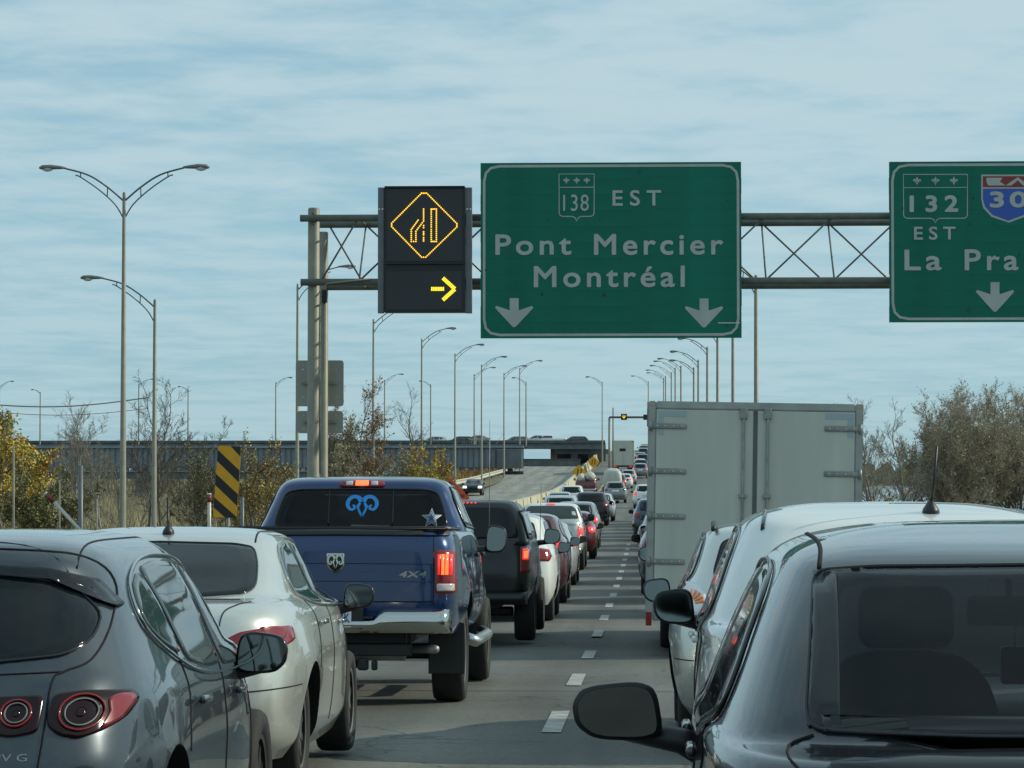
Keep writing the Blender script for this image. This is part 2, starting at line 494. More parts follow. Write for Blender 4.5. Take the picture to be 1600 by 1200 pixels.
for a, b in zip(grid, grid[1:]):
    for k in range(len(xs) - 1): bm.faces.new((a[k], a[k + 1], b[k + 1], b[k]))
go_ = from_bm('ground', bm, M['grassland'], normals=False)
go_['kind'] = 'structure'

YS = frange(-30, 60, 5) + frange(68, 420, 8) + frange(440, 860, 20)
road = strip('road', -6.6, 3.4, YS, 0, M['asphalt'], kind='structure', nx=8)
shl = strip('road_shoulder', 3.4, 6.2, YS, -.004, M['shoulder'], kind='structure')
YO = frange(120, 398, 6)
onc = strip('oncoming_road', -19.6, -8.2, YO, .0, M['asphalt2'], prof=go, kind='structure', nx=4)
onc2 = strip('oncoming_road_far', -19.6, -8.2, [398.5, 420, 450, 500], .0, M['asphalt2'], prof=go, kind='structure')
strip('median', -8.2, -6.6, frange(60, 398, 8), -.02, M['shoulder'], kind='structure')
strip('yellow_edge_line', -4.55, -4.43, YS[4:], .008, M['liney'], parent=road)
strip('white_edge_line', 3.02, 3.14, YS[2:], .008, M['linew'], parent=road)
strip('oncoming_edge_line', -18.6, -18.45, YO, .008, M['linew'], prof=go, parent=onc)
for k in range(-2, 15):
    y0 = 21.0 + 6.35 * k
    if y0 < 3: continue
    yy = [y0, y0 + 1.2, y0 + 2.4]
    cx = -.68
    strip('lane_dash', cx - .07, cx + .07, yy, .008, M['linew'], parent=road)
for k in range(0, 26):
    y0 = 130 + 10 * k
    strip('lane_dash', -14.1, -13.95, [y0, y0 + 3], .01, M['linew'], prof=go, parent=onc)
# transverse tar joints / repairs
for y0 in (26.4, 39.0, 52.5, 70.0, 96.0):
    bm = bmesh.new()
    n = 26
    pts = [(-6.6 + 10 * i / n, y0 + .06 * math.sin(i * 1.7 + y0) + .03 * math.sin(i * 4.1)) for i in range(n + 1)]
    vs = [(bm.verts.new((x, y - .018, gs(y) + .004)), bm.verts.new((x, y + .018, gs(y) + .004))) for x, y in pts]
    for a, b in zip(vs, vs[1:]): bm.faces.new((a[0], b[0], b[1], a[1]))
    from_bm('tar_joint', bm, M['tar'], road, normals=False)

# ------------------------------------------------------------------ generic vehicle body
def mono(ts, vs, t):
    """monotone cubic interpolation"""
    n = len(ts)
    i = max(0, min(n - 2, next((k for k in range(n - 1) if t <= ts[k + 1]), n - 2)))
    def slope(k):
        if k <= 0: return (vs[1] - vs[0])
        if k >= n - 1: return (vs[-1] - vs[-2])
        a, b = vs[k] - vs[k - 1], vs[k + 1] - vs[k]
        if a * b <= 0: return 0
        return 2 * a * b / (a + b)
    h = t - ts[i]
    m0, m1, p0, p1 = slope(i), slope(i + 1), vs[i], vs[i + 1]
    return (2 * h ** 3 - 3 * h ** 2 + 1) * p0 + (h ** 3 - 2 * h ** 2 + h) * m0 + (-2 * h ** 3 + 3 * h ** 2) * p1 + (h ** 3 - h ** 2) * m1
def samples(N, nr, nf):
    """even points round a plan outline: rear half (|x|^p+|y|^q=1, bowed face, tight corner), front half superelliptic"""
    n = N // 8
    out = []
    def quarter(p, q):
        Xc, Yc = .5 ** (1 / p), .5 ** (1 / q)
        pts = []
        for i in range(n):
            X = Xc * math.sin(math.pi / 2 * i / n); pts.append((X, (1 - X ** p) ** (1 / q)))
        for j in range(n):
            Y = Yc * math.cos(math.pi / 2 * j / n); pts.append(((1 - Y ** q) ** (1 / p), Y))
        return pts          # from (0,1) to nearly (1,0)
    pr_, qr_ = nr + 1.0, max(8.0, nr)
    R_ = quarter(pr_, qr_); F_ = quarter(nf, nf)
    for X, Y in R_: out.append((X, -Y, 0, 0, -1))
    out.append((1, 0, 0, 0, 1))
    for X, Y in reversed(F_[1:]): out.append((X, Y, 0, 0, 1))
    for X, Y in F_: out.append((-X, Y, 0, 0, 1))
    out.append((-1, 0, 0, 0, 1))
    for X, Y in reversed(R_[1:]): out.append((-X, -Y, 0, 0, -1))
    return out
def shell(S, N=80, sub=4, flares=(), taper=.0, ty=None):
    """S rows: z, y_rear, y_front, half width, rear exponent, front exponent.  returns bmesh"""
    bm = bmesh.new()
    ts = list(range(len(S)))
    rings = []
    K = (len(S) - 1) * sub
    for q in range(K + 1):
        t = q / sub
        z, yr, yf, hw, nr, nf = [mono(ts, [r[c] for r in S], t) for c in range(6)]
        yc = (yr + yf) / 2 if ty is None else min(max(ty, yr + .1), yf - .1)
        ring = []
        for (ux, uy, p_, q_, s_) in samples(N, nr, nf):
            a = hw; b = (yf - yc) if s_ > 0 else (yc - yr)
            x = a * ux; y = yc + b * uy
            rel = (y - yc) / max(b, .01)
            x *= 1 - taper * max(0, rel if s_ > 0 else 0) ** 2
            for (yw, amt, zz) in flares:
                x += math.copysign(amt * math.exp(-((y - yw) / .42) ** 2) * math.exp(-((z - zz) / .2) ** 2) * min(1, (abs(x) / hw) ** 6), x)
            ring.append(bm.verts.new((x, y, z)))
        rings.append(ring)
    N = len(rings[0])
    for a, b in zip(rings, rings[1:]):
        for k in range(N): bm.faces.new((a[k], a[(k + 1) % N], b[(k + 1) % N], b[k]))
    for ring, up in ((rings[0], 0), (rings[-1], 1)):
        c = bm.verts.new(sum((v.co for v in ring), Vector()) / N)
        for k in range(N): bm.faces.new((ring[k], ring[(k + 1) % N], c))
    bmesh.ops.recalc_face_normals(bm, faces=bm.faces)
    return bm
def add_cyl_x(bm, x0, x1, y, z, r, n=36):
    a = [bm.verts.new((x0, y + r * math.cos(2 * math.pi * k / n), z + r * math.sin(2 * math.pi * k / n))) for k in range(n)]
    b = [bm.verts.new((x1, v.co.y, v.co.z)) for v in a]
    for k in range(n): bm.faces.new((a[k], a[(k + 1) % n], b[(k + 1) % n], b[k]))
    bm.faces.new(a); bm.faces.new(b)
def add_prism_y(bm, outline, y0, y1):
    a = [bm.verts.new((x, y0, z)) for x, z in outline]; b = [bm.verts.new((x, y1, z)) for x, z in outline]
    n = len(a)
    for k in range(n): bm.faces.new((a[k], a[(k + 1) % n], b[(k + 1) % n], b[k]))
    bm.faces.new(a); bm.faces.new(b)
def boolean(obj, cutter_bm, inmat):
    bmesh.ops.recalc_face_normals(cutter_bm, faces=cutter_bm.faces)
    cme = bpy.data.meshes.new('cut'); cutter_bm.to_mesh(cme); cutter_bm.free()
    cme.materials.append(inmat)
    co = bpy.data.objects.new('cut', cme); COL.objects.link(co)
    md = obj.modifiers.new('b', 'BOOLEAN'); md.operation = 'DIFFERENCE'; md.object = co; md.solver = 'EXACT'
    try: md.material_mode = 'TRANSFER'
    except Exception: pass
    par = obj.parent; obj.parent = None
    mw = obj.matrix_basis.copy(); obj.matrix_basis = Matrix.Identity(4)
    bpy.context.view_layer.update()
    ev = obj.evaluated_get(bpy.context.evaluated_depsgraph_get())
    me = bpy.data.meshes.new_from_object(ev)
    obj.modifiers.clear()
    obj.data = me
    obj.parent = par; obj.matrix_basis = mw
    bpy.data.objects.remove(co); bpy.data.meshes.remove(cme)
class Proj:
    def __init__(s, bm):
        bm.normal_update()
        s.t = BVHTree.FromBMesh(bm)
    def hit(s, axis, p, off):
        a, b = p
        if axis == 'R': o, d = Vector((a, -3, b)), Vector((0, 1, 0))
        elif axis == 'F': o, d = Vector((a, 12, b)), Vector((0, -1, 0))
        elif axis == 'T': o, d = Vector((a, b, 6)), Vector((0, 0, -1))
        elif axis == 'S+': o, d = Vector((3, a, b)), Vector((-1, 0, 0))
        else: o, d = Vector((-3, a, b)), Vector((1, 0, 0))
        loc, n, i, _ = s.t.ray_cast(o, d)
        if loc is None:
            loc, n, i, _ = s.t.find_nearest(o + d * 2.4)
            if n is None: n = -d
        if n.dot(d) > 0: n = -n
        return loc + n * off - d * (off * .3)
def patch(pr, pts, axis, off, m, name, parent, rings=6, step=.05, rim=.02, r=None, thin=False):
    if r: pts = roundc(pts, r)
    pts = dens(pts, step)
    cx = sum(p[0] for p in pts) / len(pts); cy = sum(p[1] for p in pts) / len(pts)
    bm = bmesh.new()
    loops = []
    lp0 = [pr.hit(axis, p, -rim) for p in pts]
    loops.append([bm.verts.new(v) for v in lp0])
    for k in range(rings):
        t = 1 - k / rings
        loops.append([bm.verts.new(pr.hit(axis, (cx + (p[0] - cx) * t, cy + (p[1] - cy) * t), off * (.35 if k == 0 else 1))) for p in pts])
        if k == 0:
            t = .985
            loops.append([bm.verts.new(pr.hit(axis, (cx + (p[0] - cx) * t, cy + (p[1] - cy) * t), off)) for p in pts])
    n = len(pts)
    for a, b in zip(loops, loops[1:]):
        for k in range(n): bm.faces.new((a[k], a[(k + 1) % n], b[(k + 1) % n], b[k]))
    c = bm.verts.new(pr.hit(axis, (cx, cy), off))
    for k in range(n): bm.faces.new((loops[-1][k], loops[-1][(k + 1) % n], c))
    return from_bm(name, bm, m, parent, sm=True)
def trim(pr, pts, axis, rad, m, name, parent, closed=False, off=.0, step=.05, r=None, n=5):
    if r: pts = roundc(pts, r)
    if not closed and len(pts) > 2: pts = spline(pts, 5)
    pts = dens(pts, step, closed)
    q = [pr.hit(axis, p, off) for p in pts]
    return tube(name, q, rad, m, parent, n, closed)

WH = {}
def wheel_mesh(r, w, mrim, spokes, key):
    """two meshes: tyre and rim, axis x, outer face at +x"""
    if key in WH: return WH[key]
    k = w / 2
    ri = r * .66
    tp = [(-k, ri), (-k, r * .93), (-k * .8, r * .985), (-k * .5, r), (0, r), (k * .5, r), (k * .8, r * .985), (k, r * .93), (k * 1.02, r * .8), (k * .92, ri), (k * .7, ri * .97)]
    t = lathe('tyre', tp, M['rubber'], None, 36)
    # tread grooves as thin dark rings are part of the shape
    bm = bmesh.new()
    # dish
    n = 30
    prof = [(k * .72, ri), (k * .9, ri * .99), (k * .86, ri * .9), (k * .2, ri * .84), (k * .15, .02)]
    rings = [[bm.verts.new((a, q * math.cos(2 * math.pi * i / n), q * math.sin(2 * math.pi * i / n))) for i in range(n)] for a, q in prof]
    for a, b in zip(rings, rings[1:]):
        for i in range(n): bm.faces.new((a[i], a[(i + 1) % n], b[(i + 1) % n], b[i]))
    for f in bm.faces: f.material_index = 1 if f.calc_center_median().x < k * .6 else 0
    for s_ in range(spokes):
        a = 2 * math.pi * s_ / spokes
        rot = Matrix.Rotation(a, 3, 'X')
        add_box(bm, rot @ Vector((k * .62, 0, ri * .5)), (k * .25, ri * .2, ri * .86), rot)
    add_cyl_x(bm, k * .5, k * .82, 0, 0, ri * .22, 16)
    rm = from_bm('rim', bm, [mrim, M['well']], None, sm=False)
    meshes = (t.data, rm.data)
    bpy.data.objects.remove(t); bpy.data.objects.remove(rm)
    WH[key] = meshes
    return meshes
def wheels(parent, ys, track, r, w, mrim, spokes=10, key='car', sides=(1, -1)):
    tm, rm = wheel_mesh(r, w, mrim, spokes, key)
    for y in ys:
        for s_ in sides:
            wo = bpy.data.objects.new('wheel', tm); wo['part'] = 'wheel'
            del wo['part']
            COL.objects.link(wo); wo.parent = parent; wo.location = (s_ * track, y, r)
            if s_ < 0: wo.rotation_euler = (0, 0, math.pi)
            ro = bpy.data.objects.new('rim', rm); COL.objects.link(ro); ro.parent = wo

def mirror_part(parent, side, x, y, z, w, h, mbody, flat=0.0, arm=.12, k=1.0, drop=.10):
    """door mirror: housing, glass and arm; side=+1 right, x = inner edge of housing"""
    s_ = side
    cx = s_ * (x + w / 2)
    out = [(-w * .5, -h * .38), (-w * .42, h * .38), (-w * .2, h * .5), (w * .38, h * .40), (w * .5, h * .12), (w * .46, -h * .25), (w * .25, -h * .48), (-w * .3, -h * .5)]
    out = [(p[0] * s_, p[1]) for p in out]
    oo = chaikin(out, 2, .2)
    bm = bmesh.new()
    prev = None
    for dy, sc in ((0, .97), (.012, 1.0), (.05, .98), (.09, .88), (.12, .70), (.135, .4)):
        ring = [bm.verts.new((cx + a * sc, y + dy, z + b * sc)) for a, b in oo]
        if prev:
            for i in range(len(ring)): bm.faces.new((prev[i], prev[(i + 1) % len(ring)], ring[(i + 1) % len(ring)], ring[i]))
        prev = ring
        if dy == 0: bm.faces.new(ring)
    bm.faces.new(prev)
    hs = from_bm('mirror_housing', bm, mbody, parent, sm=True)
    bm = bmesh.new()
    ring = [bm.verts.new((cx + a * .88, y - .006 + (a * .02 * s_), z + b * .86)) for a, b in oo]
    ring2 = [bm.verts.new((cx + a * .90, y + .004, z + b * .88)) for a, b in oo]
    bm.faces.new(ring)
    for i in range(len(ring)): bm.faces.new((ring[i], ring[(i + 1) % len(ring)], ring2[(i + 1) % len(ring)], ring2[i]))
    from_bm('mirror_glass', bm, M['mirror'], hs)
    bm = bmesh.new()
    add_tube(bm, [(s_ * (x - arm), y + .07, z - drop - .02), (s_ * (x - arm * .4), y + .06, z - drop * .9), (cx, y + .06, z - h * .32)], [.05, .038, .03], 8)
    from_bm('mirror_arm', bm, M['black'], hs, sm=True)
    return hs
def place(r_, x, d, yaw=0, roll=0, dz=0):
    sl = math.atan((gs(d + 4) - gs(d)) / 4)
    r_.location = (x, d, gs(d) + .004 + dz)
    r_.rotation_euler = (sl, roll, yaw)
def text_mesh(s, spacing=1.0, offset=0.0):
    cu = bpy.data.curves.new('t', 'FONT'); cu.body = s; cu.space_character = spacing; cu.offset = offset; cu.resolution_u = 4
    o = bpy.data.objects.new('t', cu); COL.objects.link(o)
    bpy.context.view_layer.update()
    me = bpy.data.meshes.new_from_object(o.evaluated_get(bpy.context.evaluated_depsgraph_get()))
    bpy.data.objects.remove(o); bpy.data.curves.remove(cu)
    return me
def text_fit(name, s, x0, x1, z0, z1, y, m, parent, spacing=1.0, offset=0.0, thick=.004, bold=0.0):
    """lettering in the x-z plane facing -y, stretched to the given rectangle"""
    me = text_mesh(s, spacing, offset)
    xs_ = [v.co.x for v in me.vertices]; ys_ = [v.co.y for v in me.vertices]
    a, b, c, d_ = min(xs_), max(xs_), min(ys_), max(ys_)
    bm = bmesh.new(); bm.from_mesh(me); bpy.data.meshes.remove(me)
    for v in bm.verts:
        v.co = Vector((x0 + (v.co.x - a) / (b - a) * (x1 - x0), y, z0 + (v.co.y - c) / (d_ - c) * (z1 - z0)))
    for f_ in bm.faces: f_.smooth = False
    if bold:
        src = [(list(v.co for v in f_.verts)) for f_ in bm.faces]
        for k_, (ox, oz) in enumerate(((bold, 0), (-bold, 0), (0, bold), (0, -bold), (bold * .7, bold * .7), (-bold * .7, bold * .7), (bold * .7, -bold * .7), (-bold * .7, -bold * .7))):
            for cs in src:
                bm.faces.new([bm.verts.new((c_.x + ox, c_.y - .0006 * (k_ + 1), c_.z + oz)) for c_ in cs])
    ext = bmesh.ops.extrude_face_region(bm, geom=list(bm.faces))
    for e in ext['geom']:
        if isinstance(e, bmesh.types.BMVert): e.co.y += thick
    return from_bm(name, bm, m, parent)
def plate_xz(name, outline, y, thick, m, parent, hole=None, loc=(0, 0, 0)):
    bm = bmesh.new()
    a = [bm.verts.new((x, y, z)) for x, z in outline]; b = [bm.verts.new((x, y + thick, z)) for x, z in outline]
    n = len(a)
    bm.faces.new(a); bm.faces.new(b)
    for k in range(n): bm.faces.new((a[k], a[(k + 1) % n], b[(k + 1) % n], b[k]))
    return from_bm(name, bm, m, parent, loc)
def ring_xz(name, outline, w, y, thick, m, parent):
    """a border band of width w running inside the outline"""
    cx = sum(p[0] for p in outline) / len(outline); cz = sum(p[1] for p in outline) / len(outline)
    n = len(outline)
    inner = []
    for i in range(n):
        p = Vector(outline[i]).to_2d(); a = Vector(outline[i - 1]).to_2d(); b = Vector(outline[(i + 1) % n]).to_2d()
        t = (b - a).normalized(); nn = Vector((-t.y, t.x))
        if nn.dot(Vector((cx, cz)) - p) < 0: nn = -nn
        inner.append(p + nn * w)
    bm = bmesh.new()
    A = [bm.verts.new((p[0], y, p[1])) for p in outline]; B = [bm.verts.new((p.x, y, p.y)) for p in inner]
    C = [bm.verts.new((p[0], y + thick, p[1])) for p in outline]; D = [bm.verts.new((p.x, y + thick, p.y)) for p in inner]
    for k in range(n):
        j = (k + 1) % n
        bm.faces.new((A[k], A[j], B[j], B[k])); bm.faces.new((A[k], A[j], C[j], C[k])); bm.faces.new((B[k], B[j], D[j], D[k]))
    return from_bm(name, bm, m, parent)
# ------------------------------------------------------------------ water at the right
w_ = bpy.data.materials.new('river_water'); w_.use_nodes = True
b_ = w_.node_tree.nodes['Principled BSDF']; b_.inputs['Base Color'].default_value = (.05, .07, .075, 1); b_.inputs['Roughness'].default_value = .12
noi = w_.node_tree.nodes.new('ShaderNodeTexNoise'); noi.inputs['Scale'].default_value = .8; noi.inputs['Detail'].default_value = 5
tcn = w_.node_tree.nodes.new('ShaderNodeTexCoord'); w_.node_tree.links.new(tcn.outputs['Object'], noi.inputs['Vector'])
bpn = w_.node_tree.nodes.new('ShaderNodeBump'); bpn.inputs['Strength'].default_value = .25; bpn.inputs['Distance'].default_value = .2
w_.node_tree.links.new(noi.outputs[0], bpn.inputs['Height']); w_.node_tree.links.new(bpn.outputs[0], b_.inputs['Normal'])
bm = bmesh.new()
bm.faces.new([bm.verts.new(v) for v in ((24, 175, -1.04), (900, 175, -1.04), (900, 1400, -1.04), (24, 1400, -1.04))])
tag(from_bm('river', bm, w_), kind='structure')
# ------------------------------------------------------------------ cars
def sym(h):
    return list(h) + [(-x, z) for x, z in reversed(h)]
def sides(): return (('S+', 1), ('S-', -1))
def build_car(r_, sp, lo=False):
    """body, glass, lamps, seams, mirrors and wheels of a car from a table"""
    sp = dict(sp)
    N, sub = (44, 2) if lo else (110, 5)
    sp['S'] = [a if a[0] < .9 or a[0] > 1.48 * sp.get('hq', 1) else (a[0], a[1], a[2], a[3], a[4], a[5] + (1.4 if a[0] < 1.02 else 2.6)) for a in sp['S']]
    bm = shell(sp['S'], N, sub, sp.get('flares', ()), sp.get('taper', .08), sp.get('ty'))
    pr = Proj(bm)
    pm = M[sp['paint']]
    body = from_bm('body', bm, [pm, M['well']], r_, sm=True)
    wr = sp['r']
    cb = bmesh.new()
    for yw in sp['wy']:
        for s_ in (-1, 1):
            add_cyl_x(cb, s_ * (sp['hw'] - .30), s_ * (sp['hw'] + .3), yw, wr + .005, wr + (.05 if not lo else .04), 40 if not lo else 20)
    boolean(body, cb, M['well'])
    if 'tunnel' in sp:
        cb = bmesh.new(); add_prism_y(cb, roundc(sym(sp['tunnel']), .06), sp['tun'][0], sp['tun'][1])
        boolean(body, cb, M['interior'])
    for p in body.data.polygons:
        p.use_smooth = True
    try: body.data.set_sharp_from_angle(angle=R(38))
    except Exception: pass
    st = .12 if lo else .05
    rg = 3 if lo else 8
    off = .008 if lo else .006
    for key, ax in (('rg', 'R'), ('wg', 'F')):
        if key in sp:
            nm = 'rear_window' if key == 'rg' else 'windscreen'
            gm = M[sp.get(key + 'm', 'glass')]
            patch(pr, sym(sp[key]), ax, off, gm, nm, r_, rg, st, r=.035)
            if not lo: trim(pr, sym(sp[key]), ax, .006, M['gloss'], 'window_seal', r_, True, .003, r=.035)
    for ax, s_ in sides():
        if s_ < 0 and lo: pass
        for w in sp.get('sw', ()):
            patch(pr, w, ax, off, M[sp.get('swm', 'glass')], 'side_window', r_, rg, st, r=.07)
        if not lo:
            if 'swo' in sp:
                trim(pr, sp['swo'], ax, .0065, M[sp.get('trim', 'gloss')], 'window_trim', r_, True, .006, r=.16)
            for sm_ in sp.get('seams', ()):
                trim(pr, sm_, ax, .0035, M['seam'], 'door_gap', r_, False, .0005, step=.02)
            for (hy, hz) in sp.get('handles', ()):
                c = pr.hit(ax, (hy, hz), .022)
                b_ = box('door_handle', c, (.028, .19, .03), M[sp.get('hm', sp['paint'])], r_, .011, 3)
                pc = pr.hit(ax, (hy, hz), .002)
        if 'mir' in sp:
            mx, my, mz, mw, mh = sp['mir'][:5]
            mirror_part(r_, s_, mx, my, mz, mw, mh, M[sp.get('mm', 'gloss')])
    for (poly, ax, m_, nm) in sp.get('lamps', ()):
        for s_ in (1, -1):
            q = [(a * s_, b) for a, b in poly] if ax in 'RFT' else poly
            a2 = ax if ax in 'RFT' else ('S+' if s_ > 0 else 'S-')
            patch(pr, q, a2, off * 1.4, M[m_], nm, r_, rg, st if lo else .03, r=.02)
    for (poly, ax, m_, nm) in sp.get('single', ()):
        patch(pr, poly, ax, off * 1.6, M[m_], nm, r_, 2 if lo else 4, st if lo else .03, r=sp.get('sr', .015))
    if not lo:
        for (ln, ax, rr) in sp.get('lines', ()):
            for s_ in (1, -1):
                trim(pr, [(a * s_, b) for a, b in ln], ax, rr, M['seam'], 'panel_gap', r_, False, .0008, step=.015)
        for (ln, ax, rr) in sp.get('cline', ()):
            trim(pr, ln, ax, rr, M['seam'], 'panel_gap', r_, False, .0008, step=.015)
    wheels(r_, sp['wy'], sp['hw'] - .155, wr, .215, M[sp.get('rimm', 'rim')], sp.get('spokes', 10), 'car%.2f%s' % (wr, sp.get('rimm', 'rim')))
    return pr, body

# ---- grey hatchback, nearest on the left
SP_HATCH = dict(paint='p_grey', hw=.895, r=.325, wy=(.86, 3.59), taper=.10, ty=2.0, trim='chrome', swm='glass_l', rimm='darkrim',
    S=[(.20, .30, 4.25, .80, 5, 4), (.32, .10, 4.40, .87, 5, 3.6), (.50, .02, 4.45, .893, 4.4, 3.2), (.66, .0, 4.44, .895, 3.8, 3), (.78, .03, 4.36, .885, 3.4, 2.9),
       (.88, .09, 4.15, .872, 3.2, 2.8), (.95, .13, 3.75, .85, 3.1, 2.8), (1.0, .17, 3.25, .83, 3.0, 3.0), (1.06, .22, 3.08, .805, 3.0, 3.2), (1.16, .31, 2.88, .765, 3.0, 3.3), (1.26, .42, 2.68, .715, 3.1, 3.4),
       (1.34, .46, 2.47, .665, 3.4, 3.4), (1.385, .52, 2.3, .61, 3.4, 3.2), (1.42, .70, 2.15, .51, 3.0, 3), (1.44, 1.0, 1.95, .34, 2.6, 2.6), (1.446, 1.35, 1.75, .1, 2, 2)],
    flares=((.86, .02, .62), (3.59, .02, .62)),
    rg=[(.0, 1.30), (.42, 1.29), (.60, 1.26), (.70, 1.16), (.69, 1.08), (.62, 1.035), (.40, 1.015), (0, 1.0)],
    sw=[[(.90, 1.16), (.98, 1.245), (1.22, 1.30), (1.30, 1.16), (1.36, .985), (1.08, 1.045), (.93, 1.10)], [(1.27, 1.305), (1.62, 1.325), (2.04, 1.315), (2.10, 1.1), (2.12, .92), (1.80, .92), (1.44, .965)],
        [(2.14, 1.31), (2.44, 1.25), (2.72, 1.13), (2.96, .97), (3.02, .905), (2.6, .90), (2.2, .912)]],
    swo=[(.84, 1.17), (.95, 1.265), (1.25, 1.325), (1.65, 1.345), (2.12, 1.335), (2.48, 1.265), (2.78, 1.125), (3.10, .89), (2.6, .878), (1.8, .898), (1.4, .94), (1.05, 1.025), (.88, 1.09)],
    seams=[[(2.13, .94), (2.15, .80), (2.12, .55), (2.05, .32)], [(1.28, 1.03), (1.30, .85), (1.22, .75), (1.15, .66)], [(3.12, .93), (3.16, .7), (3.10, .35)], [(3.12, .94), (3.7, .86), (4.1, .82)]],
    handles=[(1.48, .82), (2.46, .80)],
    mir=(.84, 2.70, .935, .22, .175),
    lamps=[([(.60, .855), (.61, .915), (.70, .925), (.82, .918), (.838, .885), (.815, .83), (.77, .80), (.70, .775), (.64, .79), (.605, .82)], 'R', 'lampdark', 'tail_lamp'),
           ([(.30, .855), (.34, .905), (.585, .912), (.58, .80), (.50, .785), (.40, .80)], 'R', 'lampdark', 'reversing_lamp')],
    lines=[([(.0, 1.385), (.45, 1.375), (.62, 1.345), (.70, 1.25), (.725, 1.12), (.70, 1.02), (.63, .985), (.60, .95), (.595, .76), (.57, .55)], 'R', .004)],
    cline=[([(-.63, .985), (-.3, .975), (0, .972), (.3, .975), (.63, .985)], 'R', .003), ([(-.86, .52), (0, .50), (.86, .52)], 'R', .004)])
h = root('parked_car', (0, 0, 0), 'dark grey hatchback with round red tail lamps in the bottom left corner', 'car', 'vehicles queuing in the left lane')
h.name = 'hatchback_car'
pr, hb = build_car(h, SP_HATCH)
# round tail lamp rings and red lens wedge, spoiler corners, lettering, aerial
for s_ in (1, -1):
    patch(pr, [(s_ * x, z) for x, z in [(.762, .895), (.785, .908), (.818, .905), (.828, .885), (.805, .835), (.775, .81), (.75, .80), (.772, .85)]], 'R', .012, M['lampred'], 'red_lens', h, 4, .02, r=.01)
    for cx, cz, rr in ((.695, .855, .062), (.505, .855, .046)):
        pts = [(s_ * (cx + rr * math.cos(a)), cz + rr * .88 * math.sin(a)) for a in [2 * math.pi * k / 30 for k in range(30)]]
        trim(pr, pts, 'R', .0042, M['lampred'], 'lamp_ring', h, True, .012, step=.02, n=8)
        pts = [(s_ * (cx + rr * .74 * math.cos(a)), cz + rr * .66 * math.sin(a)) for a in [2 * math.pi * k / 24 for k in range(24)]]
        trim(pr, pts, 'R', .003, M['lamphead'], 'lamp_ring', h, True, .012, step=.02, n=6)
        patch(pr, [(s_ * (cx + rr * .25 * math.cos(a)), cz + rr * .25 * math.sin(a)) for a in [2 * math.pi * k / 12 for k in range(12)]], 'R', .010, M['lampdark'], 'lamp_centre', h, 2, .03)
    patch(pr, [(s_ * x, z) for x, z in [(.30, 1.325), (.52, 1.312), (.66, 1.27), (.735, 1.185), (.725, 1.175), (.655, 1.24), (.52, 1.285), (.30, 1.298)]], 'R', .014, M['gloss'], 'spoiler_corner', h, 5, .02, r=.01)
text = text_fit('badge', 'SKYACTIV G', .28, .555, .712, .735, 0, M['dullchrome'], h, 1.0)
for v in text.data.vertices: v.co.y = pr.hit('R', (v.co.x, v.co.z), .004).y
trim(pr, [(.55, 2.3), (.56, 1.6), (.575, 1.0), (.60, .60)], 'T', .005, M['seam'], 'roof_gap', h, False, -.001)
trim(pr, [(-.55, 2.3), (-.56, 1.6), (-.575, 1.0), (-.60, .60)], 'T', .005, M['seam'], 'roof_gap', h, False, -.001)
trim(pr, [(-.58, .56), (-.3, .60), (0, .61), (.3, .60), (.58, .56)], 'T', .004, M['seam'], 'panel_gap', h, False, -.001)
place(h, -2.52, 9.25, dz=.03)

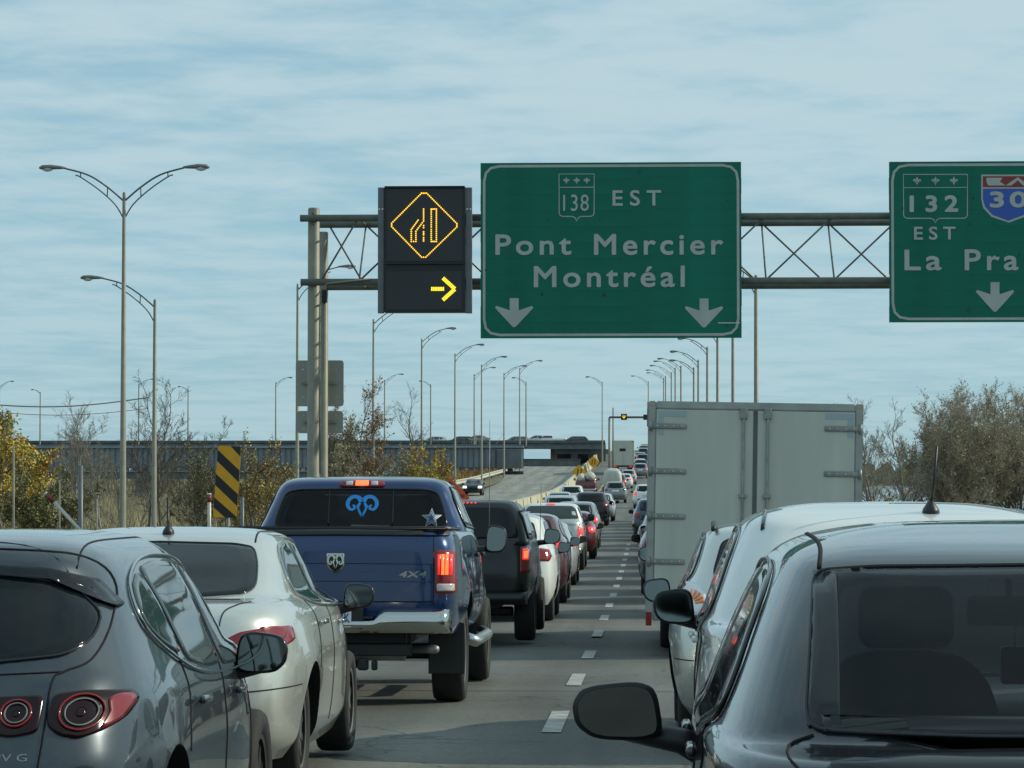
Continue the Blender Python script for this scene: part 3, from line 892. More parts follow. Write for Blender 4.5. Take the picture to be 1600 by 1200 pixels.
# ---- silver sedan
SP_SEDAN = dict(paint='p_silver', hw=.89, r=.325, wy=(.98, 3.68), taper=.10, ty=2.2, trim='chrome', swm='glass_l', hm='chrome', rimm='rim', spokes=10,
    S=[(.20, .30, 4.35, .80, 5, 4), (.34, .06, 4.46, .87, 5, 3.6), (.52, .0, 4.52, .885, 4.4, 3.2), (.70, .02, 4.50, .89, 3.8, 3), (.84, .05, 4.32, .878, 3.3, 2.9),
       (.94, .07, 4.0, .858, 3.0, 2.8), (1.0, .11, 3.55, .825, 2.9, 3.0), (1.035, .20, 3.30, .79, 3.0, 3.2), (1.06, .48, 3.16, .755, 3.0, 3.2), (1.14, .70, 3.02, .715, 3.2, 3.3), (1.24, .92, 2.85, .675, 3.3, 3.4),
       (1.33, 1.15, 2.66, .63, 3.4, 3.4), (1.385, 1.30, 2.5, .59, 3.3, 3.2), (1.42, 1.50, 2.3, .50, 3.0, 3), (1.44, 1.75, 2.1, .34, 2.6, 2.6), (1.446, 1.9, 2.0, .1, 2, 2)],
    flares=((.98, .025, .62), (3.68, .02, .62)),
    rg=[(0, 1.36), (.42, 1.35), (.53, 1.33), (.575, 1.24), (.60, 1.12), (.56, 1.085), (.3, 1.07), (0, 1.065)],
    sw=[[(1.36, 1.05), (1.30, 1.14), (1.38, 1.25), (1.55, 1.325), (1.92, 1.355), (2.02, 1.2), (2.06, 1.0), (1.7, 1.015)], [(2.02, 1.355), (2.35, 1.34), (2.75, 1.20), (3.12, .99), (2.6, .985), (2.16, 1.0)]],
    swo=[(1.33, 1.04), (1.26, 1.14), (1.35, 1.27), (1.55, 1.348), (2.0, 1.378), (2.38, 1.362), (2.78, 1.22), (3.2, .975), (2.6, .965), (1.7, .995)],
    seams=[[(2.09, .99), (2.12, .80), (2.1, .55), (2.02, .32)], [(1.36, 1.03), (1.42, .85), (1.34, .72), (1.26, .66)], [(3.18, .95), (3.2, .7), (3.12, .35)]],
    handles=[(1.56, .90), (2.55, .875)],
    mir=(.86, 2.86, 1.02, .20, .16),
    lamps=[([(.50, .78), (.515, .85), (.60, .895), (.73, .915), (.83, .92), (.85, .84), (.80, .805), (.70, .775), (.61, .765)], 'R', 'lampred', 'tail_lamp'),
           ([(.20, .922), (.34, .918), (.42, .902), (.34, .85), (.20, .82)], 'S', 'lampred', 'tail_lamp_side')],
    lines=[([(.62, 1.045), (.56, 1.03), (.505, .98), (.49, .80), (.46, .60)], 'R', .004)],
    cline=[([(-.88, .60), (-.4, .57), (0, .57), (.4, .57), (.88, .60)], 'R', .004), ([(-.55, 1.055), (0, 1.06), (.55, 1.055)], 'R', .004)],
    single=[([(-.10, 1.155), (.10, 1.155), (.10, 1.185), (-.10, 1.185)], 'R', 'lampdark', 'high_brake_lamp')])
s1 = root('sedan_car', (0, 0, 0), 'pale silver sedan with an unlit red tail lamp, between the grey hatchback and blue pickup', 'car', 'vehicles queuing in the left lane')
pr, _ = build_car(s1, SP_SEDAN)
def aerial(parent, x, y, z, h_, lean=.03, br=.035):
    b = lathe('aerial_base', [(0, br), (br * .6, br * .85), (br * 1.2, br * .45), (br * 1.6, br * .2)], M['black'], parent, 14, 'Z', (x, y, z))
    for v in b.data.vertices: v.co.y *= 1.5
    tube('aerial_rod', [(x, y, z + br), (x + lean * .3, y - lean, z + h_ * .4), (x + lean * .7, y - lean * 2.2, z + h_)], [.009, .007, .006], M['black'], b, 6)
    for ch in b.children: ch.location = (-x, -y, -z)
aerial(s1, .01, 1.42, 1.405, .21, -.02, .036)
for dx_ in (1, -1):
    trim(pr, [(dx_ * .525, 1.30), (dx_ * .50, 1.7), (dx_ * .50, 2.3)], 'T', .007, M['seam'], 'roof_gap', s1, False, -.002)
place(s1, -2.74, 15.3, dz=.02)

# ---- near right dark sedan, see-through
SP_DARK = dict(paint='p_dark', hw=.925, r=.325, wy=(.95, 3.63), taper=.10, ty=2.2, trim='gloss', swm='glass_l', rgm='glass_c', wgm='glass_c', mm='black',
    S=[(.20, .30, 4.35, .83, 5, 4), (.34, .06, 4.46, .90, 5, 3.6), (.52, .0, 4.52, .92, 4.6, 3.2), (.70, .02, 4.50, .925, 4.4, 3), (.84, .05, 4.32, .915, 4.2, 2.9),
       (.92, .06, 4.0, .905, 4.2, 2.8), (.97, .09, 3.5, .908, 4.2, 3.0), (1.005, .15, 3.30, .895, 4.4, 3.2), (1.025, .36, 3.16, .88, 4.6, 3.2), (1.10, .46, 3.05, .85, 5, 3.3), (1.26, .66, 2.88, .785, 5.5, 3.4),
       (1.37, .83, 2.66, .73, 5.5, 3.6), (1.43, .93, 2.5, .69, 5.2, 3.4), (1.462, 1.05, 2.38, .64, 4.4, 3.2), (1.495, 1.35, 2.2, .53, 3.4, 3), (1.515, 1.6, 2.1, .36, 2.8, 2.6), (1.522, 1.8, 1.95, .12, 2, 2)],
    flares=((.95, .02, .62), (3.63, .02, .62)),
    rg=[(0, 1.422), (.5, 1.416), (.638, 1.405), (.655, 1.30), (.685, 1.08), (.66, 1.055), (.3, 1.045), (0, 1.045)],
    wg=[(0, 1.40), (.45, 1.39), (.53, 1.36), (.62, 1.20), (.68, 1.0), (.3, .985), (0, .98)],
    tunnel=[(.50, 1.39), (.59, 1.365), (.63, 1.20), (.645, 1.07), (.3, 1.0)], tun=(.25, 3.6),
    sw=[[(1.06, 1.06), (1.10, 1.17), (1.28, 1.31), (1.52, 1.37), (1.92, 1.39), (2.0, 1.2), (2.04, .965), (1.6, .975)], [(2.04, 1.39), (2.30, 1.375), (2.65, 1.24), (3.05, .98), (2.6, .945), (2.14, .955)]],
    swo=[(1.0, 1.05), (1.04, 1.18), (1.24, 1.335), (1.5, 1.395), (2.0, 1.415), (2.33, 1.395), (2.70, 1.255), (3.14, .965), (2.6, .92), (1.6, .95)],
    seams=[[(2.07, 1.03), (2.10, .80), (2.08, .55), (2.0, .32)], [(1.2, 1.08), (1.36, .88), (1.3, .72)], [(3.12, .98), (3.16, .7), (3.10, .35)]],
    handles=[(1.52, .92), (2.5, .90)],
    mir=(1.0, 2.32, .96, .27, .175),
    lamps=[([(.55, .85), (.60, .94), (.82, .93), (.83, .80), (.62, .79)], 'R', 'lampred', 'tail_lamp')],
    lines=[([(.67, 1.045), (.735, 1.015), (.70, .97), (.66, .85), (.62, .6)], 'R', .004)])
s2 = root('sedan_car', (0, 0, 0), 'charcoal sedan in the bottom right corner, its seats visible through the rear window', 'car', 'vehicles queuing in the right lane')
pr, body2 = build_car(s2, SP_DARK)
for dx_ in (1, -1):
    trim(pr, [(dx_ * .625, .99), (dx_ * .61, 1.2), (dx_ * .60, 1.7), (dx_ * .59, 2.2)], 'T', .008, M['seam'], 'roof_gap', s2, False, -.002)
# interior: parcel shelf, seats, head rests, mirror
def seat(parent, x, y, zb, zt, w):
    o = root('seat', (0, 0, 0), None, None); o.parent = parent
    prof = [(-w / 2, zb), (-w / 2, zt - .17), (-w * .42, zt - .06), (-w * .25, zt), (w * .25, zt), (w * .42, zt - .06), (w / 2, zt - .17), (w / 2, zb)]
    bm = bmesh.new()
    pp = chaikin(prof, 1)
    prev = None
    for dy, sc in ((0, .94), (.02, 1), (.12, 1), (.15, .95)):
        ring = [bm.verts.new((x + a * sc, y + dy, zb + (b - zb) * sc)) for a, b in pp]
        if prev:
            for i in range(len(ring)): bm.faces.new((prev[i], prev[(i + 1) % len(ring)], ring[(i + 1) % len(ring)], ring[i]))
        else: bm.faces.new(ring)
        prev = ring
    bm.faces.new(prev)
    from_bm('seat_back', bm, M['interior'], o, sm=True)
    hr = box('head_rest', (x, y + .08, zt + .09), (.26, .1, .17), M['interior'], o, .04, 3)
    return o
seat(s2, -.34, 1.75, .92, 1.165, .50)
seat(s2, .40, 1.75, .95, 1.20, .50)
box('parcel_shelf', (0, .72, 1.045), (1.2, .45, .02), M['interior'], s2, .005)
im = box('interior_mirror', (.01, 2.28, 1.255), (.27, .03, .085), M['black'], s2, .014, 3)
tube('mirror_stalk', [(0, 2.30, 1.29), (0, 2.36, 1.40)], .01, M['black'], s2, 6)
tube('hanging_cord', [(.01, 2.27, 1.22), (.012, 2.27, 1.15)], .002, M['dullchrome'], s2, 5)
box('hanging_ornament', (.012, 2.27, 1.10), (.085, .03, .11), M['black'], s2, .01)
for poly in ([(-.638, 1.402), (-.585, 1.402), (-.61, 1.062), (-.682, 1.062)], [(.638, 1.402), (.585, 1.402), (.61, 1.062), (.682, 1.062)], [(-.655, 1.085), (.655, 1.085), (.65, 1.052), (-.65, 1.052)]):
    patch(pr, poly, 'R', .0075, M['gloss'], 'window_border', s2, 3, .05, rim=-.005)
# spoiler lip on the boot
sb = bmesh.new()
for k, (y, z, hw_) in enumerate(((.03, 1.085, .60), (.05, 1.10, .62), (.16, 1.112, .62), (.22, 1.10, .60))):
    pass
sb.free()
patch(pr, sym([(.0, 1.018), (.55, 1.012), (.66, .995), (.64, .975), (.0, .985)]), 'R', .02, M['gloss'], 'boot_spoiler', s2, 5, .04, r=.01)
place(s2, 1.05, 6.3)

# ---- light crossovers ahead of it
def cross_spec(paint_, H, **k):
    q = H / 1.56
    S = [(.24, .25, 4.15, .80, 5, 4), (.40, .05, 4.30, .87, 5, 3.6), (.60, .0, 4.36, .89, 4.6, 3.3), (.80, .02, 4.32, .89, 4.2, 3.1), (.95, .05, 4.1, .875, 3.8, 3),
         (1.04, .10, 3.6, .85, 3.6, 3), (1.09, .15, 3.25, .82, 3.5, 3.2), (1.2, .26, 3.02, .765, 3.6, 3.4), (1.32, .38, 2.82, .72, 3.8, 3.5), (1.42, .48, 2.65, .68, 3.9, 3.5),
         (1.49, .55, 2.5, .635, 3.8, 3.4), (1.53, .72, 2.38, .55, 3.2, 3.1), (1.55, 1.0, 2.2, .40, 2.8, 2.8), (1.558, 1.3, 2.0, .14, 2, 2)]
    S = [(a[0] * q,) + tuple(a[1:]) for a in S]
    z = lambda v: v * q
    d_ = dict(paint=paint_, hw=.89, r=.34, wy=(.85, 3.45), taper=.09, ty=2.0, trim='gloss', S=S, flares=((.85, .02, .66), (3.45, .02, .66)),
        rg=[(0, z(1.46)), (.48, z(1.45)), (.56, z(1.42)), (.62, z(1.22)), (.60, z(1.12)), (.3, z(1.09)), (0, z(1.085))],
        sw=[[(.72, z(1.20)), (.80, z(1.33)), (.95, z(1.42)), (1.14, z(1.44)), (1.18, z(1.14)), (.9, z(1.15))], [(1.24, z(1.445)), (1.75, z(1.46)), (2.0, z(1.45)), (2.05, z(1.08)), (1.3, z(1.12))],
            [(2.08, z(1.45)), (2.35, z(1.41)), (2.7, z(1.27)), (3.08, z(1.06)), (2.15, z(1.07))]],
        swo=[(.66, z(1.19)), (.76, z(1.35)), (.95, z(1.45)), (1.6, z(1.48)), (2.1, z(1.475)), (2.4, z(1.43)), (2.75, z(1.28)), (3.15, z(1.04)), (2.1, z(1.05)), (.9, z(1.12))],
        seams=[[(2.06, z(1.05)), (2.1, .8), (2.05, .4)], [(1.22, z(1.1)), (1.3, .85), (1.22, .7)], [(3.1, z(1.0)), (3.12, .7), (3.05, .4)]],
        handles=[(1.4, z(.96)), (2.4, z(.94))],
        mir=(.87, 2.55, z(1.05), .21, .18),
        lamps=[([(.60, z(1.03)), (.66, z(1.06)), (.80, z(1.04)), (.845, z(.95)), (.81, z(.87)), (.64, z(.88))], 'R', 'lampred', 'tail_lamp')],
        cline=[([(-.87, .62), (0, .60), (.87, .62)], 'R', .004)],
        single=[([(-.26, .95 * q), (.26, .95 * q), (.26, .82 * q), (-.26, .82 * q)], 'R', 'plate', 'licence_plate')])
    d_.update(k)
    return d_
s3 = root('sedan_car', (0, 0, 0), 'silvery-white car with a roof aerial, directly ahead of the charcoal sedan', 'car', 'vehicles queuing in the right lane')
q_ = 1.045
sp3 = dict(SP_DARK); sp3.pop('tunnel')
sc2 = lambda L_: [(a, c * q_) for a, c in L_]
sp3.update(paint='p_white', rgm='glass', wgm='glass', swm='glass_l', S=[(a[0] * q_, a[1], a[2], a[3] * .965, a[4], a[5]) for a in SP_DARK['S']], rg=[(0, 1.41), (.4, 1.405), (.52, 1.385), (.55, 1.34), (.56, 1.25), (.5, 1.22), (.3, 1.21), (0, 1.21)], hw=.90, wg=sc2(SP_DARK['wg']),
    sw=[sc2(w) for w in SP_DARK['sw']], swo=sc2(SP_DARK['swo']), lines=[], mir=(.88, 2.55, 1.08, .21, .18), handles=[(1.5, .96), (2.5, .94)],
    lamps=[([(.60, .78), (.63, .86), (.80, .85), (.82, .74), (.66, .73)], 'R', 'lampred', 'tail_lamp')])
pr, _ = build_car(s3, sp3)
trim(pr, [(-.7, .99), (0, 1.0), (.7, .99)], 'R', .004, M['seam'], 'panel_gap', s3, False, .0008)
trim(pr, [(-.7, .80), (0, .81), (.7, .80)], 'R', .004, M['seam'], 'panel_gap', s3, False, .0008)
aerial(s3, .14, 1.12, 1.528, .30, .03, .042)
for dx_ in (1, -1):
    trim(pr, [(dx_ * .61, .97), (dx_ * .585, 1.3), (dx_ * .57, 1.8), (dx_ * .565, 2.2)], 'T', .012, M['gloss'], 'roof_strip', s3, False, .0)
place(s3, 1.12, 12.0)
s4 = root('crossover_car', (0, 0, 0), 'silver crossover with an orange sunburst sticker, just behind the white box truck', 'car', 'vehicles queuing in the right lane')
pr, _ = build_car(s4, cross_spec('p_silver', 1.50, mm='black', swm='glass_l'))
patch(pr, [(-.76 + .095 * math.cos(a), 1.0 + .105 * math.sin(a)) for a in [math.pi * 2 * k / 24 for k in range(24)]], 'R', .015, M['plate'], 'sticker', s4, 3, .03)
for k in range(9):
    a = math.pi * (k + .5) / 9
    c = Vector((-.76, .97)); u = Vector((math.cos(a), math.sin(a))); w_ = Vector((-u.y, u.x))
    q = [c + u * .03 - w_ * .006, c + u * .085 - w_ * .012, c + u * .085 + w_ * .012, c + u * .03 + w_ * .006]
    patch(pr, [(p.x, p.y) for p in q], 'R', .02, M['amber'], 'sun_ray', s4, 1, .05)
for dx_ in (1, -1):
    trim(pr, [(dx_ * .60, .75), (dx_ * .585, 1.2), (dx_ * .58, 1.8), (dx_ * .57, 2.3)], 'T', .018, M['black'], 'roof_rail', s4, False, .022)
place(s4, 1.05, 18.6)

# ---- blue pickup
bp_ = root('pickup_truck', (0, 0, 0), 'blue pickup truck with a chrome rear bumper and lit brake lamps', 'pickup', 'vehicles queuing in the left lane')
S = [(.60, .06, 5.70, .93, 12, 5), (.70, .03, 5.80, .965, 12, 5), (.85, .02, 5.80, .985, 13, 5), (1.0, .02, 5.78, .985, 13, 4.6), (1.15, .02, 5.72, .975, 13, 4.4), (1.28, .02, 5.5, .965, 12, 4.2),
     (1.37, .035, 4.9, .955, 10, 4), (1.42, .06, 4.3, .93, 9, 4), (1.432, .09, 4.2, .90, 9, 4)]
bm = shell(S, 150, 5, ((1.25, .045, .80), (4.85, .045, .80)), .05, 2.2)
pr = Proj(bm)
bed = from_bm('body', bm, [M['p_blue'], M['well']], bp_, sm=True)
cb = bmesh.new()
for yw in (1.25, 4.85):
    for s_ in (-1, 1): add_cyl_x(cb, s_ * .60, s_ * 1.3, yw, .46, .47, 44)
boolean(bed, cb, M['well'])
for p in bed.data.polygons: p.use_smooth = True
bed.data.set_sharp_from_angle(angle=R(35))
S = [(1.25, 2.02, 4.55, .93, 10, 5), (1.42, 2.04, 4.38, .915, 10, 5), (1.55, 2.09, 4.18, .865, 9, 5), (1.70, 2.15, 3.95, .805, 8, 5), (1.80, 2.19, 3.78, .76, 7, 4.6), (1.86, 2.24, 3.62, .71, 6, 4.4),
     (1.895, 2.36, 3.5, .62, 5, 4), (1.91, 2.6, 3.35, .45, 4, 3), (1.915, 2.8, 3.2, .15, 3, 3)]
bm = shell(S, 130, 5, (), .04, 2.9)
pc = Proj(bm)
cab = from_bm('cab', bm, [M['p_blue'], M['interior']], bp_, sm=True)
cb = bmesh.new(); add_prism_y(cb, roundc(sym([(.52, 1.77), (.60, 1.73), (.68, 1.48), (.4, 1.47)]), .05), 1, 6)
boolean(cab, cb, M['interior'])
for p in cab.data.polygons: p.use_smooth = True
cab.data.set_sharp_from_angle(angle=R(38))
rgp = sym([(0, 1.795), (.55, 1.79), (.665, 1.765), (.72, 1.62), (.755, 1.48), (.70, 1.455), (0, 1.455)])
rw = patch(pc, rgp, 'R', .008, M['glass_t'], 'rear_window', bp_, 8, .05, r=.05)
trim(pc, rgp, 'R', .012, M['gloss'], 'window_seal', bp_, True, .004, r=.05)
for x_ in (-.28, .28): trim(pc, [(x_, 1.78), (x_, 1.47)], 'R', .008, M['gloss'], 'window_divider', bp_, False, .010)
patch(pc, sym([(0, 1.77), (.55, 1.76), (.66, 1.48), (0, 1.46)]), 'F', .008, M['glass_c'], 'windscreen', bp_, 6, .06, r=.05)
for x_ in (-.42, .42):
    seat(bp_, x_, 3.0, 1.4, 1.58, .52)
seat(bp_, -.4, 2.35, 1.4, 1.50, .55); seat(bp_, .4, 2.35, 1.4, 1.50, .55)
lampy = pc.hit('R', (0, 1.835), .0).y
patch(pc, sym([(0, 1.862), (.19, 1.858), (.20, 1.825), (.17, 1.812), (0, 1.812)]), 'R', .016, M['lampred'], 'high_brake_lamp', bp_, 3, .04)
patch(pc, sym([(0, 1.857), (.058, 1.857), (.058, 1.818), (0, 1.818)]), 'R', .021, M['lamphot'], 'lit_bulb', bp_, 2, .03)
for s_ in (1, -1): patch(pc, [(s_ * x, z) for x, z in ((.08, 1.853), (.14, 1.851), (.14, 1.82), (.08, 1.82))], 'R', .02, M['lampclear'], 'cargo_lamp', bp_, 2, .03)
for ax, s_ in sides():
    patch(pc, [(2.35, 1.50), (2.38, 1.68), (2.48, 1.785), (2.95, 1.80), (3.0, 1.48)], ax, .008, M['glass_l'], 'side_window', bp_, 6, .06, r=.04)
    patch(pc, [(3.06, 1.48), (3.05, 1.80), (3.5, 1.78), (3.85, 1.62), (4.1, 1.46)], ax, .008, M['glass_l'], 'side_window', bp_, 6, .06, r=.04)
    trim(pc, [(2.30, 1.47), (2.33, 1.70), (2.46, 1.815), (2.98, 1.83), (3.55, 1.805), (3.9, 1.64), (4.2, 1.44)], ax, .01, M['gloss'], 'window_trim', bp_, True, .004, r=.04)
    for sm_ in ([(3.03, 1.40), (3.04, .75)], [(2.12, 1.44), (2.10, .68)], [(4.18, 1.38), (4.2, .72)]):
        trim(pr, sm_, ax, .005, M['seam'], 'door_gap', bp_, False, -.001)
    for hy in (2.28, 3.22):
        c = pr.hit(ax, (hy + .02, 1.22), .03)
        box('door_handle', c, (.035, .22, .04), M['black'], bp_, .012, 3)
    # tail lamps
    lp = [(s_ * x, z) for x, z in ((.795, 1.275), (.945, 1.27), (.955, .93), (.80, .92))]
    patch(pr, lp, 'R', .014, M['lampred'], 'tail_lamp', bp_, 5, .04, r=.02)
    for kx in (.825, .853, .881, .909):
        patch(pr, [(s_ * x, z) for x, z in ((kx - .010, 1.24), (kx + .010, 1.24), (kx + .010, 1.075), (kx - .010, 1.075))], 'R', .020, M['lamphot' if kx in (.853, .881) else 'lampon'], 'lit_bulb', bp_, 1, .05)
    patch(pr, [(s_ * x, z) for x, z in ((.81, 1.005), (.935, 1.005), (.935, .945), (.81, .945))], 'R', .019, M['lampclear'], 'reversing_lamp', bp_, 3, .04, r=.01)
    patch(pr, [(.03, 1.27), (.10, 1.26), (.10, .94), (.03, .93)], ax, .010, M['lampred'], 'tail_lamp_side', bp_, 3, .05, r=.02)
    trim(pr, [(s_ * .785, 1.40), (s_ * .785, .84)], 'R', .005, M['seam'], 'tailgate_gap', bp_, False, -.001)
    mirror_part(bp_, s_, .98, 4.0, 1.36, .21, .27, M['black'], arm=.16, drop=.12)
    box('mud_flap', (s_ * .84, .80, .46), (.30, .02, .42), M['black'], bp_, .008)
    tube('side_step', [(s_ * .93, 2.1, .50), (s_ * 1.0, 2.2, .47), (s_ * 1.0, 4.1, .47), (s_ * .93, 4.2, .5)], .05, M['dullchrome'], bp_, 10)
trim(pr, [(-.785, 1.16), (0, 1.165), (.785, 1.16)], 'R', .006, M['seam'], 'tailgate_crease', bp_, False, -.003)
trim(pr, [(-.785, 1.02), (0, 1.025), (.785, 1.02)], 'R', .005, M['p_blue'], 'tailgate_crease', bp_, False, .001)
trim(pr, [(-.785, .86), (.785, .86)], 'R', .006, M['seam'], 'tailgate_gap', bp_, False, -.001)
patch(pr, sym([(0, 1.425), (.90, 1.42), (.90, 1.385), (0, 1.392)]), 'R', .016, M['black'], 'tailgate_cap', bp_, 4, .06, r=.01)
# tonneau cover
bm = bmesh.new()
add_box(bm, (0, 1.06, 1.445), (1.78, 1.92, .035))
bmesh.ops.bevel(bm, geom=list(bm.edges), offset=.014, segments=3, affect='EDGES')
from_bm('tonneau_cover', bm, M['black'], bp_, sm=True)
# chrome bumper: plan curve swept with a profile, dip in the middle
def bumper(parent, hw_, z0, z1, y0, m_, dip=.10, name='rear_bumper'):
    bm = bmesh.new()
    prof = [(0.05, z1 - .0), (-.03, z1 - .015), (-.075, z1 - .05), (-.09, (z0 + z1) / 2), (-.075, z0 + .05), (-.03, z0 + .015), (.03, z0)]
    cols = []
    n = 48
    for i in range(n + 1):
        u = -1 + 2 * i / n
        x = hw_ * math.copysign(min(abs(u) * 1.0, 1), u)
        yb = y0 + .10 * max(0, abs(u) - .80) ** 1 / .2 * abs(u) ** 6
        # end wrap
        w_ = max(0, (abs(u) - .9) / .1)
        yb = y0 + .03 * u * u + .20 * w_ ** 2.2
        sh = dip if abs(u) < .33 else (dip * (1 - (abs(u) - .33) / .06) if abs(u) < .39 else 0)
        cols.append([bm.verts.new((x - math.copysign(.04 * w_, u), yb + a, z if k > 3 else z - sh * (1 - k / 4.))) for k, (a, z) in enumerate(prof)])
    for a, b in zip(cols, cols[1:]):
        for k in range(len(prof) - 1): bm.faces.new((a[k], a[k + 1], b[k + 1], b[k]))
    o = from_bm(name, bm, m_, parent, sm=True)
    md = o.modifiers.new('s', 'SOLIDIFY'); md.thickness = .01; md.offset = -1
    return o
bumper(bp_, .97, .60, .81, -.05, M['chrome'])
box('bumper_step_pad', (0, -.05, .735), (.62, .14, .02), M['black'], bp_, .006)
box('plate_recess', (0, -.115, .73), (.48, .02, .17), M['black'], bp_, .008)
pl = box('licence_plate', (-.01, -.130, .735), (.305, .006, .15), M['plate'], bp_, .002)
text_fit('plate_lettering', 'LXK', .01 + .0, .14, -.035, .035, -.008, M['plateblue'], pl, 1.1, .012)
# under-body
box('rear_axle', (0, 1.25, .42), (1.4, .13, .13), M['black'], bp_, .04, 3)
lathe('differential', [(-.16, .06), (-.12, .13), (0, .16), (.12, .13), (.16, .06)], M['black'], bp_, 16, 'X', (0, 1.25, .42))
tube('exhaust_silencer', [(.05, .55, .47), (.52, .50, .47)], .10, M['hinge'], bp_, 16)
tube('exhaust_pipe', [(.52, .5, .47), (.72, .35, .47), (.80, .05, .48)], .035, M['hinge'], bp_, 10)
box('hitch_receiver', (0, .02, .44), (.10, .28, .10), M['black'], bp_, .01)
box('hitch_bar', (0, .2, .47), (1.2, .1, .1), M['black'], bp_, .01)
box('hitch_wiring', (.22, .06, .36), (.09, .05, .10), M['black'], bp_, .02)
box('hitch_wiring', (.31, .08, .35), (.05, .05, .08), M['black'], bp_, .015)
box('chassis', (0, 2.9, .58), (1.1, 5.2, .16), M['black'], bp_, .02)
wheels(bp_, (1.25, 4.85), .84, .405, .265, M['dullchrome'], 6, 'ram')
# badges
sh_ = [(-.072, 1.248), (.072, 1.248), (.070, 1.15), (.045, 1.115), (0, 1.088), (-.045, 1.115), (-.070, 1.15)]
patch(pr, sh_, 'R', .010, M['chrome'], 'shield_badge', bp_, 2, .02, r=.008)
patch(pr, [(x * .84, 1.17 + (z - 1.17) * .84) for x, z in sh_], 'R', .013, M['inkblack'], 'badge_field', bp_, 2, .02, r=.006)
def ram_head(prj, cx, cz, w_, h_, m_, off, name, par, curl=True):
    """mirrored pair of curled horns and a tapering face"""
    for s_ in (1, -1):
        path = spline([(.03, .22), (.12, .42), (.30, .46), (.44, .30), (.47, .06), (.38, -.12), (.27, -.10), (.25, .02), (.31, .08)], 4)
        n = len(path)
        # a flat tapering band that follows the surface
        bm = bmesh.new(); row = []
        for k, (a, b) in enumerate(path):
            p0 = path[max(k - 1, 0)]; p1 = path[min(k + 1, n - 1)]
            t = Vector((p1[0] - p0[0], p1[1] - p0[1])).normalized(); u = Vector((-t.y, t.x))
            wd = .085 * (1 - .6 * k / n)
            q = []
            for sg in (1, -1):
                x_ = cx + s_ * w_ * (a + u.x * wd * sg); z_ = cz + h_ * (b + u.y * wd * sg * w_ / h_ * .8)
                q.append(bm.verts.new(prj.hit('R', (x_, z_), off)))
            row.append(q)
        for p, q in zip(row, row[1:]): bm.faces.new((p[0], p[1], q[1], q[0]))
        from_bm(name, bm, m_, par)
        patch(prj, [(cx + s_ * w_ * a, cz + h_ * b) for a, b in ((.03, .16), (.10, .22), (.20, .02), (.10, -.30), (.02, -.50), (.005, -.34), (.07, -.15), (.10, .0))], 'R', off, m_, name, par, 2, .02)
ram_head(pr, 0, 1.175, .125, .12, M['chrome'], .016, 'badge_horn', bp_)
M['decalblue'] = mat('blue_window_decal', (.03, .30, .75), .5)
M['decalwhite'] = mat('white_window_decal', (.45, .50, .55), .5)
M['decalnavy'] = mat('navy_window_decal', (.02, .05, .15), .5)
ram_head(pc, .01, 1.635, .27, .19, M['decalblue'], .014, 'window_decal', bp_)
def star(cx, cz, ro, ri):
    return [(cx + (ro if k % 2 == 0 else ri) * math.sin(math.pi * k / 5), cz + (ro if k % 2 == 0 else ri) * math.cos(math.pi * k / 5)) for k in range(10)]
for ro, m_, of in ((.092, 'decalwhite', .012), (.074, 'decalnavy', .014), (.056, 'decalwhite', .016), (.044, 'decalnavy', .018)):
    patch(pc, star(.62, 1.535, ro, ro * .42), 'R', of, M[m_], 'star_decal', bp_, 1, .05, rim=-.003)
t_ = text_fit('badge', '4X4', .515, .73, 1.055, 1.105, 0, M['chrome'], bp_, 1.1, .03)
for v in t_.data.vertices: v.co.x += (v.co.z - 1.08) * .3; v.co.y = pr.hit('R', (v.co.x, v.co.z), .006).y
tube('whip_aerial', [(.98, 4.75, 1.3), (.985, 4.75, 2.5)], [.005, .003], M['hinge'], bp_, 6)
place(bp_, -2.49, 23.5)

# ---- black pickup with canopy
cp = root('pickup_truck', (0, 0, 0), 'black pickup truck with a matching canopy over its bed, ahead of the blue one', 'pickup', 'vehicles queuing in the left lane')
S = [(.52, .10, 5.20, .86, 10, 5), (.66, .0, 5.28, .90, 10, 5), (.85, .0, 5.28, .92, 11, 5), (1.05, .02, 5.2, .92, 11, 4.4), (1.2, .03, 4.9, .905, 10, 4.2), (1.28, .04, 4.3, .885, 9, 4), (1.30, .06, 4.2, .87, 9, 4)]
bm = shell(S, 120, 4, ((1.15, .04, .75), (4.35, .04, .75)), .05, 2.2)
pr = Proj(bm)
bd = from_bm('body', bm, [M['p_black'], M['well']], cp, sm=True)
cb = bmesh.new()
for yw in (1.15, 4.35):
    for s_ in (-1, 1): add_cyl_x(cb, s_ * .58, s_ * 1.2, yw, .41, .43, 36)
boolean(bd, cb, M['well'])
for p in bd.data.polygons: p.use_smooth = True
bd.data.set_sharp_from_angle(angle=R(35))
S = [(1.25, .04, 1.95, .885, 9, 9), (1.45, .13, 1.95, .84, 8, 9), (1.62, .22, 1.95, .79, 7, 9), (1.73, .29, 1.95, .74, 6, 8), (1.79, .36, 1.93, .66, 5, 6), (1.815, .6, 1.8, .45, 4, 4), (1.82, .9, 1.5, .15, 3, 3)]
bm = shell(S, 110, 4, (), 0, 1.2)
pcn = Proj(bm)
from_bm('canopy', bm, M['p_black'], cp, sm=True)
patch(pcn, sym([(0, 1.74), (.58, 1.73), (.68, 1.69), (.77, 1.34), (0, 1.32)]), 'R', .010, M['glass'], 'canopy_door', cp, 6, .06, r=.05)
S = [(1.2, 2.0, 4.2, .87, 9, 5), (1.35, 2.02, 4.05, .845, 9, 5), (1.5, 2.06, 3.8, .79, 8, 5), (1.66, 2.12, 3.5, .73, 7, 4.6), (1.74, 2.2, 3.3, .66, 5, 4), (1.765, 2.4, 3.1, .45, 4, 3), (1.77, 2.6, 3, .15, 3, 3)]
